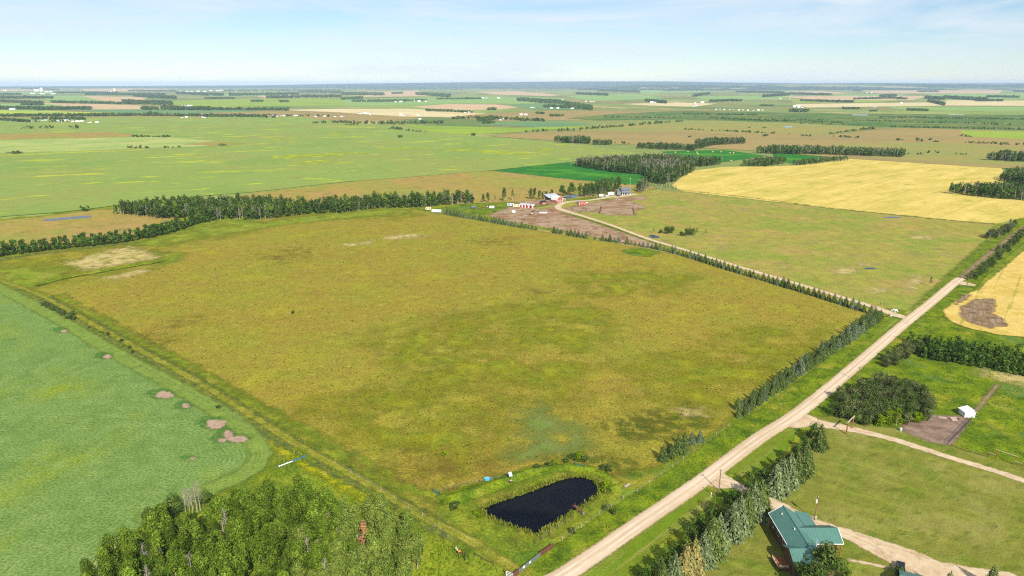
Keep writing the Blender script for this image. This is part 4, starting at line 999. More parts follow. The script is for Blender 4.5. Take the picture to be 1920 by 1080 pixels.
plant('yard_tree', 'yard0', *G(1542, 1096), 1.12, 'big dark leafy tree in front of the green-roofed house', None)
plant('yard_tree', 'hedge2', *G(1582, 1090), 0.6, 'small leafy tree beside the path to the garage', None)
plant('bush', 'bush0', *G(1688, 1083), 1.3, 'round bush before the green garage roof', None, cat='bush')
plant('spruce_tree', 'spruce2', *G(1856, 1106), 0.72, 'spruce tip showing at the bottom beside the wide gravel', None)
plant('spruce_tree', 'spruce0', *G(1775, 1120), 0.75, 'spruce below the frame edge whose shadow falls on gravel', None)

# willow thicket and plantings right of the road
for x, y in scatter([(1560, 776), (1596, 793), (1640, 805), (1690, 800), (1740, 789), (1758, 768), (1736, 750), (1700, 730), (1650, 718), (1610, 728), (1574, 752)], 3.0):
    px, py = pix(x, y)
    front = py > 785 and px > 1640
    if rng.random() < 0.09: plant('willow_shrub', ['thin0', 'thin1'], x, y, rng.uniform(0.5, 0.65), 'half-dead grey shrub poking from the dark thicket beyond the log gateway', 'grey shrubs in the thicket', cat='shrub')
    elif front and rng.random() < 0.6: plant('willow_shrub', ['lime0', 'lime1'], x, y, rng.uniform(0.8, 1.1), 'bright lime shrub on the front edge of the dark thicket', 'lime shrubs before the thicket', cat='shrub')
    else: plant('willow_shrub', ['willow%d' % i for i in range(4)], x, y, rng.uniform(0.6, 1.0), 'dark willow in the thicket beyond the log gateway', 'willows of the roadside thicket', cat='shrub')
for x, y in scatter([(1652, 690), (1664, 668), (1700, 650), (1728, 652), (1716, 668), (1690, 680), (1684, 690)], 3.2):
    plant('willow_shrub', ['willow0', 'willow2'], x, y, rng.uniform(0.55, 0.75), 'low dark shrub on the mound above the thicket', 'low shrubs on the mound', cat='shrub')
for r in range(7):
    a = [(1705 + r * 4, 643 + r * 5.0), (1800 + r * 5, 652 + r * 5.8), (1990, 680 + r * 7)]
    for x, y in along(a, 3.1, 0.8):
        plant('sapling', ['sap0', 'sap1', 'sap2'], x, y, rng.uniform(0.7, 1.35), 'bushy young poplar in the planted block below the gold field', 'young poplars of the planted block', wood='block')
for x, y in scatter([(1843, 447), (1868, 440), (1904, 424), (1912, 418), (1890, 438), (1862, 450)], 4.2):
    plant('willow_shrub', ['willow0', 'willow2', 'thin0', 'hedge0'], x, y, rng.uniform(0.8, 1.15), 'tall grey-green shrub in the clump between paddock and track', 'shrub clump by the track', cat='shrub')
for k, (x, y) in enumerate(along([(1822, 526), (1850, 502), (1880, 474), (1912, 446), (1950, 416)], 3.4, 1.2)):
    plant('willow_shrub', ['willow1', 'hedge0', 'willow0'], x, y, rng.uniform(0.5, 0.8), ordinal(k + 1) + ' shrub from the gravel end of the hedge beside the dirt track', 'shrubs between track and gold field', cat='shrub')
plant('yard_tree', 'thin0', *G(1744, 537), 0.72, 'lone spindly tree on the verge near the end of the gravel', None)
for i, (px, py, s, b) in enumerate(((1075, 862, 1.0, 'bush0'), (1085, 862, 1.2, 'bush1'), (1062, 868, .9, 'bush0'), (1040, 872, .9, 'bush1'), (1028, 874, .8, 'bush0'), (1096, 866, 1.0, 'bush0'), (1006, 880, .9, 'bush0'), (1140, 884, 1.0, 'bush0'), (1130, 880, .9, 'bush2'),
        (1136, 922, 1.5, 'bush1'), (1150, 964, .8, 'bush0'), (1136, 956, .8, 'bush2'), (1073, 1000, .8, 'bush2'), (852, 955, 1.2, 'bush0'), (895, 968, .9, 'bush1'), (834, 854, .7, 'bush1'), (410, 767, .8, 'bush0'), (549, 588, .8, 'bush0'))):
    plant('bush', b, *G(px, py), s, ['dark bush at the crest of the pond bank, first from the road end', 'leafy bush at the crest of the pond bank', 'dark bush on the back slope of the pond bank', 'leafy bush half along the pond bank', 'small dark bush beside the pond bank fence', 'dark bush where the pond bank turns', 'dark bush above the windmill end of the bank', 'bush at the road end of the weedy slope', 'grey bush at the road end of the weedy slope',
        'bright bush at the road-side corner of the pond', 'dark bush beside the road ditch, nearer the road', 'dark bush beside the road ditch, nearer the pond', 'dark bush in the mown strip near the gate', 'low bush at the far-left corner of the pond', 'bush in the reeds at the pond corner', 'small bright bush alone in the pasture above the pond', 'small dark bush on the fence line by the crop', 'lone dark bush in the middle of the pasture'][i], None, cat='bush')
for k, (x, y) in enumerate(along([(82, 572), (100, 580), (118, 590), (140, 601)], 1.9, 0.7)):
    plant('bush', ['bush0', 'bush2'], x, y, rng.uniform(0.8, 1.3), ordinal(k + 1) + ' dark bush from the far end of the scrubby crop strip', 'bushes in the strip by the crop', cat='bush')
for k, (x, y) in enumerate(along([(160, 615), (210, 634), (262, 664)], 6.5, 0.9)):
    plant('bush', ['bush0', 'bush2', 'bush1'], x, y, rng.uniform(0.5, 0.9), ordinal(k + 1) + ' low bush from the scrubby strip on the crop fence line', 'low bushes on the fence line', cat='bush')

# woods farther out
FARW = [('wooda', [(1040, 266), (1108, 267), (1106, 270), (1042, 267.5)], 5.5, 1.1), ('wooda', [(1112, 270), (1147, 270.5), (1146, 272.5), (1112, 272)], 5.5, 0.8),
        ('woodd', [(1192, 276), (1230, 275), (1310, 279), (1300, 283), (1240, 281), (1196, 279)], 6, 0.8), ('woodd', [(1303, 271), (1340, 267), (1397, 267.5), (1396, 270), (1340, 273), (1310, 280)], 6, 0.95),
        ('woode', [(1415, 288), (1450, 284), (1540, 286), (1640, 290), (1700, 293), (1690, 295.5), (1560, 291), (1460, 289)], 5.5, 1.05),
        ('woodf', [(1386, 312), (1420, 305), (1450, 303), (1475, 306), (1440, 313)], 5, 0.8), ('woodf', [(1480, 309), (1540, 302), (1586, 299), (1590, 302), (1540, 307), (1500, 311)], 5, 0.6),
        ('woodg', [(1848, 301), (1880, 297), (2000, 300), (2000, 304), (1900, 304)], 6, 1.15), ('woodh', [(1872, 338), (1900, 330), (2000, 332), (2000, 350), (1920, 348)], 5.5, 1.0),
        ('woodi', [(1774, 364), (1800, 360), (1870, 358), (2000, 364), (2000, 385), (1900, 376), (1820, 368)], 5.5, 0.95)]
for wd, pts, gap, s in FARW:
    for x, y in scatter(pts, gap):
        kd = 'bare_tree' if rng.random() < 0.25 else 'aspen_tree'
        plant(kd, ['bare0', 'bare1'] if kd == 'bare_tree' else ['belt0', 'belt1', 'belt2'], x, y, s * rng.uniform(0.8, 1.15), 'tree of a distant wood beyond the farm fields', 'trees of the distant woods', wood=wd)

WOODNAMES = {'grove': 'trees filling the back of the near grove', 'belt': 'trees behind the planted poplar row', 'woodb': 'mass of the aspen belt along the far pasture edge', 'woodc': 'mass of leafy and bare aspens of the big wood behind the farm',
    'wooda': 'dark wood at the edge of the brown grazing land', 'woodd': 'low wood behind the big aspen wood', 'woode': 'long aspen wood across the brown grazing land', 'woodf': 'scrubby wood between emerald and gold fields',
    'woodg': 'wood at the far edge right of the gold field', 'woodh': 'wood on the corner of the gold field', 'woodi': 'wood reaching into the gold field from its side', 'block': 'back rows of the young poplar block'}

LEFT = {}
for kind, lst in BOOK.items():
    lst.sort(key=lambda d: -d['w'])
    for i, d in enumerate(lst):
        if i >= 300:
            LEFT.setdefault((d['wood'] or 'woodc'), []).append(d); continue
        tr, cr, _ = KIT[d['key']]
        o = thing(kind, d['label'], d['cat'], d['x'], d['y'], d['z'], d['rot'], d['group'])
        o.scale = (d['s'], d['s'], d['s'] * d['sz'])
        if tr: link('trunk', tr, o)
        link('crown', cr, o)

def bake(name, label, items, mats):
    """Many far trees as one mass: items of (lod key, x, y, z, scale, rot, material index)."""
    Vs, Fs, Rs, Ms, n = [], [], [], [], 0
    for key, x, y, z, s, rot, mi in items:
        V, F, r = LOD[key]
        c, sn = math.cos(rot), math.sin(rot)
        W = np.column_stack([(V[:, 0] * c - V[:, 1] * sn) * s + x, (V[:, 0] * sn + V[:, 1] * c) * s + y, V[:, 2] * s + z])
        Vs.append(W); Fs.append(F + n); n += len(W)
        Rs.append(np.clip(r + rng.normal() * 0.13, 0, 1)); Ms.append(np.full(len(F), mi))
    me = np_mesh(name, np.concatenate(Vs), np.concatenate(Fs), None, None, {'rnd': np.concatenate(Rs)})
    for m in mats: me.materials.append(M[m])
    me.polygons.foreach_set('material_index', np.concatenate(Ms).astype(np.int32))
    return tag(link(name, me), label, 'wood', None, 'stuff')
for wd, lst in LEFT.items():
    items = []
    for d in lst:
        bare = d['key'].startswith(('bare', 'thin'))
        items.append((('bare%d' % rng.integers(2)) if bare else 'green%d' % rng.integers(4), d['x'], d['y'], 0, d['s'] * (0.45 if d['key'].startswith('sap') else 1), d['rot'], 2 if bare else int(rng.integers(2))))
    bake('wood', WOODNAMES[wd], items, ['leaf_poplar', 'leaf_dark', 'twig'])

# ------------------------------------------------------------------ distant tree belts and bluffs
for i in range(4):
    rg = np.random.default_rng(230 + i)
    bl = [(rg.normal() * 2.0, rg.normal() * 2.0, 2.5 + 5.0 * rg.random(), rg.uniform(1.8, 3.0)) for k in range(5)]
    LOD['far%d' % i] = leafy(rg, bl, 26, 4.2, 0.9)
def belts(label, segs, mats=('leaf_poplar', 'leaf_dark'), size=1.0, many=1.0):
    items = []
    for x0, y0, x1, y1, th, dens in segs:
        a, b = G(x0, y0), G(x1, y1); L = math.hypot(b[0] - a[0], b[1] - a[1])
        d = math.hypot((a[0] + b[0]) / 2, (a[1] + b[1]) / 2)
        deep = abs(G(960, (y0 + y1) / 2)[1] - G(960, (y0 + y1) / 2 + th)[1]) * (1.7 if d > 3000 else 1.0)
        n = int(min(600, max(4, L / 8.0 * dens * many * (1.7 if d > 3000 else 1.0) * min(4, max(1, deep / 40)))))
        for k in range(n):
            t = rng.random(); e = rng.uniform(-0.5, 0.5) * deep
            x, y = a[0] + (b[0] - a[0]) * t, a[1] + (b[1] - a[1]) * t
            f = 1 + e / math.hypot(x, y)
            items.append(('far%d' % rng.integers(4), x * f, y * f, -0.4, size * rng.uniform(0.6, 1.35) * (0.62 if d < 2200 else 0.8 if d < 3500 else 1.1 if d < 7000 else 1.5), rng.uniform(0, 6.28), int(rng.integers(2))))
    bake('tree_belt', label, items, mats)
belts('dark bluffs and tree belts around the farms left of the far green fields', [
    (0, 191, 80, 193, 1.5, 1), (95, 192, 325, 196, 2.0, 1.2), (230, 190, 320, 193, 2, 1), (40, 197, 82, 197, 1, .8), (0, 203.5, 170, 204.5, 2, 1), (70, 206, 172, 203.5, 1.5, .8), (265, 205, 297, 205, 1.5, 1.5), (305, 203, 395, 205.5, 2.5, 1.2),
    (300, 205.5, 540, 206.5, 1, .7), (0, 217.8, 250, 216.5, 2.2, 1.4), (250, 216.5, 500, 218.5, 1.6, 1.1), (275, 213.5, 295, 213.5, 2, 1), (0, 225, 55, 229, 3, 1.2), (55, 229, 130, 229, 1.5, .8), (100, 223, 160, 224, 2, .9), (60, 224, 110, 223.5, 2, .8),
    (40, 241.5, 66, 241.2, 1, 1.5), (75, 241, 110, 240.6, 1, .8), (130, 241, 156, 241, .6, .6), (370, 219, 520, 220.5, 1.2, 1), (500, 217.5, 640, 219, 1, .6), (385, 185, 440, 185, 1, 1), (470, 190.5, 492, 190.5, 1, 1), (525, 191, 542, 191, 1, 1)])
belts('dark bluffs and tree belts across the middle of the distant plain', [
    (580, 231, 640, 230, 1.5, 1.3), (640, 230.5, 720, 232.5, 1.8, 1.2), (720, 232, 830, 231, 3, 1.6), (650, 235, 670, 235, 1, 1.5), (728, 241, 756, 244, 2, 1.6), (760, 246, 800, 248, .8, .9), (740, 258, 760, 258.5, 1.5, 1.4), (880, 254.5, 892, 254.5, .6, 1),
    (845, 223, 900, 221, 2, 1.3), (895, 226, 930, 222, 6, 1.6), (905, 232, 930, 231, 3, 1.5), (930, 223, 1020, 227, 3, 1.3), (1030, 218, 1055, 217.5, 2, 2), (1005, 213, 1020, 213.5, 1, 1.5), (800, 207.5, 850, 209, 1.5, 1.3), (850, 210, 890, 211, 1, 1), (915, 206, 930, 206, 1, 1.2),
    (660, 190.5, 800, 189, 1.5, .9), (735, 175.5, 755, 175, 1, 1), (780, 176, 845, 180, 3, 1.3), (820, 186, 905, 185.5, 1, .8), (970, 187, 1050, 192, 4, 1.1), (1050, 192, 1110, 204, 4, .9), (1020, 200, 1110, 204, 2, .8), (640, 186, 680, 184, 2, 1),
    (985, 248, 1120, 241, .9, .9), (1120, 241, 1280, 228, .8, .9), (1040, 247, 1090, 245, .6, .7), (640, 176, 720, 177, 3, 1), (560, 172, 640, 173, 2, 1)])
belts('low bushes and bluffs scattered over the brown grazing land', [
    (1280, 243, 1380, 247, .8, 1.1), (1380, 247.5, 1480, 252, .8, 1), (1430, 256, 1440, 255, .6, 2), (1500, 254.5, 1520, 256, 1, 1.5), (1555, 252, 1640, 240, .6, .7), (1555, 256, 1610, 259, .8, 1.1), (1610, 244, 1640, 242, .6, .8), (1680, 263, 1760, 267, .7, .9), (1700, 262, 1745, 263, .5, .6),
    (1800, 268, 1870, 270, 1, 1.2), (1875, 271, 1990, 273, 3, 2.0), (1740, 287, 1760, 287, 1, 1.2), (1790, 290, 1812, 290.5, .8, .8), (1700, 289, 1730, 290, 1, .8), (1400, 240, 1440, 240.5, .6, .6), (1800, 255, 1830, 258, 1, .8), (1150, 268, 1180, 270, .7, .8), (1290, 258, 1300, 257, .6, 1),
    (250, 256.5, 318, 257.5, 2, 2.2), (252, 278, 280, 278, 1.5, 1.8), (243, 278, 246, 278, .5, 1), (302, 278, 340, 276.5, .8, .9), (8, 288, 40, 288.5, 1.5, 1.8), (408, 273.5, 424, 273, .8, 1), (152, 394, 166, 396, 1, 1.2)], size=0.75, many=1.6)
belts('dark scrub and tree lines across the wide green marsh', [
    (1280, 214, 1420, 216, 1.5, .5), (1340, 224, 1580, 230, 1.5, .9), (1420, 222, 1560, 226, 1.2, .5), (1670, 238, 1760, 240, 1, 1.3), (1760, 240, 1920, 243, 1, .9), (1300, 220, 1480, 228, 2, .6), (1500, 232, 1640, 236, .8, .4), (1600, 226, 1900, 234, 3, .35), (1650, 220, 1920, 224, 2, .35), (1130, 220, 1280, 222, 2, .4),
    (1480, 208, 1516, 208, 3, 1.6), (1580, 203.5, 1612, 204, 1.5, 1.4), (1425, 198, 1450, 198.5, .8, 1), (1630, 208.5, 1644, 208.5, .7, 1), (1700, 206, 1740, 207.5, 2, 1)], size=0.6, many=2.2)
belts('bluish bluffs and bush lines over the farthest fields toward the hills', [
    (1300, 180, 1330, 176, 2, 1.2), (1500, 189, 1600, 192, 1, 1), (1600, 186, 1690, 184, 1, .5), (1650, 181, 1680, 180, 1.5, 1.3), (1735, 184, 1770, 186, 2, 1), (1740, 190, 1770, 196, 2.5, 1), (1770, 183, 1850, 188, 3, 1.3), (1850, 182, 1910, 183, 1, .9), (1830, 189.5, 1880, 189.5, 1, 1.3), (1680, 186, 1700, 186, .7, .9),
    (1210, 189, 1250, 193, 2, .8), (1330, 190, 1390, 189, 1.5, .9), (1430, 181, 1480, 178, 2, 1), (1480, 176, 1560, 178, 1.5, .8), (1600, 170.5, 1615, 170.5, 1, 1), (1380, 172, 1470, 174, 2, 1), (1120, 170, 1200, 172, 2, 1), (1080, 176, 1140, 178, 2, 1), (900, 166, 1100, 167, 2, 1), (1900, 171, 1960, 172, 2, 1),
    (160, 177, 310, 177.5, 2, 1.2), (250, 180, 330, 184, 3, 1.3), (330, 175, 420, 178, 3, 1.2), (430, 178, 560, 176, 2.5, 1.1), (500, 183, 640, 181, 2, 1), (0, 184, 100, 183.5, 2, 1), (100, 174.5, 220, 174.5, 1.5, 1.2), (240, 170.5, 330, 170.5, 1.5, 1), (40, 166.5, 110, 168.5, 1.5, 1), (420, 170, 640, 169, 2, 1), (640, 167, 880, 167.5, 2, 1), (0, 177.5, 40, 177, 1, 1), (1240, 170, 1380, 168, 2, 1), (1540, 168, 1700, 168, 1.5, 1), (1720, 172, 1760, 172, 1, .8)])

# ------------------------------------------------------------------ building materials
M['white'] = paint('white_paint_mat', (0.80, 0.80, 0.78, 1), 0.5, wear=0.05)
M['offwhite'] = paint('offwhite_mat', (0.62, 0.60, 0.55, 1), 0.6)
M['cream'] = paint('cream_mat', (0.62, 0.52, 0.32, 1), 0.6)
M['red'] = paint('red_paint_mat', C(190, 80, 62), 0.7, wear=0.18)
M['salmon'] = paint('salmon_mat', C(222, 120, 96), 0.7)
M['tin'] = paint('tin_roof_mat', (0.46, 0.50, 0.54, 1), 0.45, 0.2, 0.12, 1.5)
M['grey_wall'] = paint('grey_wall_mat', C(134, 136, 140), 0.8)
M['slate'] = paint('slate_roof_mat', C(112, 118, 128), 0.8, wear=0.15)
M['black'] = paint('black_mat', (0.02, 0.02, 0.022, 1), 0.5)
M['dark_steel'] = paint('dark_steel_mat', C(66, 58, 56), 0.6)
M['rust'] = paint('rust_mat', C(112, 66, 52), 0.8, wear=0.3, size=0.2)
M['log'] = paint('log_mat', C(164, 104, 62), 0.8, wear=0.25, size=0.3)
M['wood_grey'] = paint('wood_grey_mat', C(190, 172, 148), 0.85, wear=0.25, size=0.3)
M['post_brown'] = paint('post_brown_mat', C(104, 82, 60), 0.85, wear=0.3, size=0.3)
M['green_pipe'] = paint('green_pipe_mat', C(56, 128, 108), 0.5)
M['grey_pipe'] = paint('grey_pipe_mat', C(126, 136, 132), 0.5)
M['concrete'] = paint('concrete_mat', (0.5, 0.48, 0.44, 1), 0.85)
M['blue_tub'] = paint('blue_tub_mat', C(104, 190, 230), 0.4)
M['blue_paint'] = paint('blue_paint_mat', C(70, 140, 186), 0.5)
M['orange'] = paint('orange_mat', C(236, 130, 58), 0.5)
M['teal_roof'] = paint('teal_roof_mat', C(88, 132, 118), 0.42, 0.0, 0.08, 2.0, 0.5)
M['cedar'] = paint('cedar_wall_mat', C(112, 78, 54), 0.8, wear=0.2, size=0.4)
M['glass'] = paint('glass_mat', (0.015, 0.02, 0.025, 1), 0.08, spec=0.8, wear=0.02)
M['navy'] = paint('navy_car_mat', (0.010, 0.014, 0.024, 1), 0.25, 0.3, 0.03, spec=0.6)
M['car_white'] = paint('car_white_mat', (0.75, 0.76, 0.78, 1), 0.3, wear=0.03)
M['car_blue'] = paint('car_blue_mat', (0.02, 0.04, 0.10, 1), 0.3, wear=0.03)
M['tyre'] = paint('tyre_mat', (0.018, 0.018, 0.018, 1), 0.9)
M['rim'] = paint('rim_mat', (0.4, 0.4, 0.42, 1), 0.35, 0.8)
M['lamp_glass'] = paint('lamp_glass_mat', (0.7, 0.7, 0.68, 1), 0.15)
M['tail_glass'] = paint('tail_glass_mat', (0.4, 0.02, 0.02, 1), 0.2)
M['hay'] = paint('hay_mat', C(214, 186, 132), 0.95, wear=0.2, size=0.3)
M['stone'] = paint('stone_mat', C(196, 186, 176), 0.9, wear=0.2, size=0.4)
M['pole_wood'] = paint('pole_wood_mat', C(150, 106, 74), 0.85, wear=0.2, size=0.4)
M['pole_grey'] = paint('pole_grey_mat', C(128, 116, 100), 0.85, wear=0.2, size=0.4)

def gable(root, L, W, h, rise, wall, roof, over=0.35, th=0.12, ribs=0, y_off=0.0, x_off=0.0, part_roof=True):
    """Gabled block: length L along x, width W along y; wall and roof become parts of root."""
    w = MB()
    prof = [(-W / 2, 0), (W / 2, 0), (W / 2, h), (0, h + rise), (-W / 2, h)]
    n = 5
    vs = [(x_off - L / 2, y_off + a, b) for a, b in prof] + [(x_off + L / 2, y_off + a, b) for a, b in prof]
    w.add(vs, [tuple(range(n - 1, -1, -1)), tuple(range(n, 2 * n))] + [(i, (i + 1) % n, (i + 1) % n + n, i + n) for i in (0, 1, 4)])
    wo = w.build('wall', M[wall], root)
    r = MB(); k = rise / (W / 2); e = W / 2 + over; lx = L / 2 + over
    for s in (-1, 1):
        q = [(x_off - lx, y_off + s * e, h - k * over + th), (x_off + lx, y_off + s * e, h - k * over + th), (x_off + lx, y_off, h + rise + th), (x_off - lx, y_off, h + rise + th)]
        if s > 0: q = q[::-1]
        r.slab(q, th)
        for i in range(ribs):
            x = x_off - lx + (i + 0.5) * 2 * lx / ribs
            r.beam((x, y_off + s * e, h - k * over + th + 0.03), (x, y_off, h + rise + th + 0.03), 0.07, 0.06)
    ro = r.build('roof', M[roof], root)
    return wo, ro

def window(root, x, y, z, w, h, face, trim='white'):
    """A framed window on a wall; face is the outward direction of the wall."""
    fx, fy = face; f = MB(); g = MB()
    if abs(fx) > abs(fy):
        s = math.copysign(1, fx)
        g.box((x + s * 0.03, y, z), (0.04, w, h)); o = g.build('window', M['glass'], root)
        for dy, dz, a, b in ((0, h / 2, w + 0.16, 0.08), (0, -h / 2, w + 0.16, 0.08), (w / 2, 0, 0.08, h), (-w / 2, 0, 0.08, h)): f.box((x + s * 0.05, y + dy, z + dz), (0.07, a, b))
    else:
        s = math.copysign(1, fy)
        g.box((x, y + s * 0.03, z), (w, 0.04, h)); o = g.build('window', M['glass'], root)
        for dx, dz, a, b in ((0, h / 2, w + 0.16, 0.08), (0, -h / 2, w + 0.16, 0.08), (w / 2, 0, 0.08, h), (-w / 2, 0, 0.08, h)): f.box((x + dx, y + s * 0.05, z + dz), (a, 0.07, b))
    f.build('frame', M[trim], o)
    return o

# ------------------------------------------------------------------ green-roofed house
HX, HY = 78.0, 163.0
hs = thing('house', 'brown timber house with a green metal roof beside the gravel drive', 'house', HX * 0.9885, HY * 0.9885)
UP = 1.3                                         # the house stands on a raised basement
def hq(*pts): return [(x - HX, y - HY, z + (UP if z > 2.2 else 0)) for x, y, z in pts]
def block(x0, x1, y0, y1, h): return MB().box(((x0 + x1) / 2 - HX, (y0 + y1) / 2 - HY, (h + UP) / 2), (x1 - x0, y1 - y0, h + UP))
w = block(73.2, 80.2, 151.6, 175.4, 2.95)
w.add(hq((73.2, 175.39, 2.9), (80.2, 175.39, 2.9), (76.7, 175.39, 5.2)), [(2, 1, 0)]); w.add(hq((73.2, 151.61, 2.9), (80.2, 151.61, 2.9), (76.7, 151.61, 5.2)), [(0, 1, 2)])
w.build('wall', M['cedar'], hs)
w = block(80.21, 83.8, 168, 176.3, 2.3); w.build('wall', M['cedar'], hs)
w = block(80.22, 86.6, 162.8, 169.8, 2.85); w.add(hq((86.59, 162.8, 2.8), (86.59, 169.8, 2.8), (86.59, 166.2, 4.8)), [(0, 1, 2)]); w.build('wall', M['cedar'], hs)
w = block(72.0, 73.19, 154, 161.2, 2.85); w.add(hq((72.01, 154, 2.8), (72.01, 161.2, 2.8), (72.01, 157.5, 4.8)), [(2, 1, 0)]); w.build('wall', M['cedar'], hs)
def roof_sheet(quad, n, a, b):
    """One roof slope with raised seams running from the eave edge a-b upward."""
    m = MB(); q = hq(*quad); m.slab(q, 0.14)
    (p0, p1, p2, p3) = [Vector(p) for p in q]
    for i in range(n):
        t = (i + 0.5) / n
        m.beam(p0.lerp(p1, t) + Vector((0, 0, 0.025)), p3.lerp(p2, t) + Vector((0, 0, 0.025)), 0.06, 0.05)
    return m.build('roof', M['teal_roof'], hs)
r1 = roof_sheet([(72.8, 175.9, 3.05), (72.8, 151.2, 3.05), (76.7, 151.2, 5.45), (76.7, 175.9, 5.45)], 28, 0, 0)
r2 = roof_sheet([(80.5, 151.2, 3.1), (80.5, 175.9, 3.1), (76.72, 175.9, 5.45), (76.72, 151.2, 5.45)], 28, 0, 0)
roof_sheet([(84.2, 167.4, 2.5), (84.2, 176.8, 2.5), (80.3, 176.8, 3.35), (80.3, 167.4, 3.35)], 11, 0, 0)
roof_sheet([(77.0, 162.2, 3.0), (87.6, 162.2, 3.0), (87.6, 166.2, 5.05), (77.0, 166.2, 5.05)], 13, 0, 0)
roof_sheet([(87.6, 170.4, 2.95), (77.0, 170.4, 2.95), (77.0, 166.22, 5.05), (87.6, 166.22, 5.05)], 13, 0, 0)
roof_sheet([(71.4, 153.3, 2.95), (76.6, 153.3, 2.95), (76.6, 157.5, 5.0), (71.4, 157.5, 5.0)], 6, 0, 0)
roof_sheet([(76.6, 161.8, 2.95), (71.4, 161.8, 2.95), (71.4, 157.52, 5.0), (76.6, 157.52, 5.0)], 6, 0, 0)
MB().beam(*hq((76.71, 151.1, 5.5), (76.71, 176.0, 5.5)), 0.35, 0.08).build('ridge_cap', M['teal_roof'], hs)
for a, b in (((72.72, 162.0, 2.98), (72.72, 175.9, 2.98)), ((84.9, 162.1, 2.93), (87.65, 162.1, 2.93)), ((77.2, 162.1, 2.93), (84.8, 162.1, 2.93)), ((87.7, 162.1, 2.95), (87.7, 166.2, 4.98)), ((72.75, 176.0, 3.0), (76.7, 176.0, 5.4))):
    MB().beam(*hq(a, b), 0.12, 0.16).build('gutter', M['white'], hs)
MB().tube(*hq((79.6, 160.2, 3.4), (79.6, 160.2, 5.6)), 0.13, 0.13, 10).build('flue_pipe', M['tin'], hs)
for x, y, z in ((75.3, 173.0, 4.55), (75.9, 165.6, 4.95)): MB().tube(*hq((x, y, z), (x, y, z + 0.45)), 0.16, 0.16, 8).build('roof_vent', M['white'], hs)
for x in (84.9, 86.2, 87.3): MB().box((x - HX, 162.5 - HY, 1.43), (0.2, 0.2, 2.85 + 2 * UP)).build('porch_post', M['log'], hs)
for y in (173, 169, 165): window(hs, 73.2 - HX, y - HY, 2.6, 1.4, 1.2, (-1, 0))
for x in (74.8, 78.2): window(hs, x - HX, 151.6 - HY, 2.6, 1.5, 1.2, (0, -1))
for y in (164.6, 167.8): window(hs, 86.6 - HX, y - HY, 2.6, 1.2, 1.1, (1, 0))
window(hs, 82.0 - HX, 176.3 - HY, 1.4, 1.4, 1.0, (0, 1))
dr = MB().box((82.6 - HX, 162.77 - HY, 1.05), (1.0, 0.08, 2.1)).build('door', M['white'], hs)
MB().ball((82.95 - HX, 162.71 - HY, 1.0), (0.05, 0.05, 0.05), 6, 4).build('handle', M['rim'], dr)
dk = MB().box((70.4 - HX, 159.0 - HY, 0.92), (3.1, 4.6, 0.14)).build('deck', M['log'], hs)
for i in range(9): MB().box((70.4 - HX, 156.95 - HY + i * 0.51, 1.005), (3.06, 0.44, 0.03)).build('deck_board', M['log'], dk)
for x, y in ((68.95, 156.8), (68.95, 161.2), (71.8, 156.8), (68.95, 159.0)): MB().box((x - HX, y - HY, 0.95), (0.14, 0.14, 1.9)).build('deck_post', M['log'], hs)
for a, b in (((68.95, 156.8), (68.95, 161.2)), ((68.95, 156.8), (71.8, 156.8))):
    rl = MB(); rl.beam(*hq((*a, 1.86), (*b, 1.86)), 0.14, 0.06); rl.beam(*hq((*a, 1.2), (*b, 1.2)), 0.06, 0.06); rr = rl.build('railing', M['log'], hs)
    for i in range(14):
        t = (i + 0.5) / 14; MB().box((a[0] + (b[0] - a[0]) * t - HX, a[1] + (b[1] - a[1]) * t - HY, 1.53), (0.06, 0.06, 0.62)).build('baluster', M['white'], rr)
gg = thing('garage', 'green-roofed garage at the bottom edge beside the dark pickup', 'garage', 99.3, 146.2, 0, math.radians(-28))
gable(gg, 8.5, 8.0, 2.7, 1.5, 'cedar', 'teal_roof', 0.4, 0.12, 18)
gd = MB().box((-1.6, 4.03, 1.15), (2.6, 0.08, 2.2)).build('door', M['white'], gg)
MB().box((-1.6, 4.09, 0.7), (0.3, 0.05, 0.06)).build('handle', M['rim'], gd)
window(gg, 2.4, 4.0, 1.5, 1.1, 0.9, (0, 1))
ribbon('walkway', [(1586, 1049), (1625, 1057), (1666, 1065)], 1.0, M['drive'], 0.12, 1, 0.2)

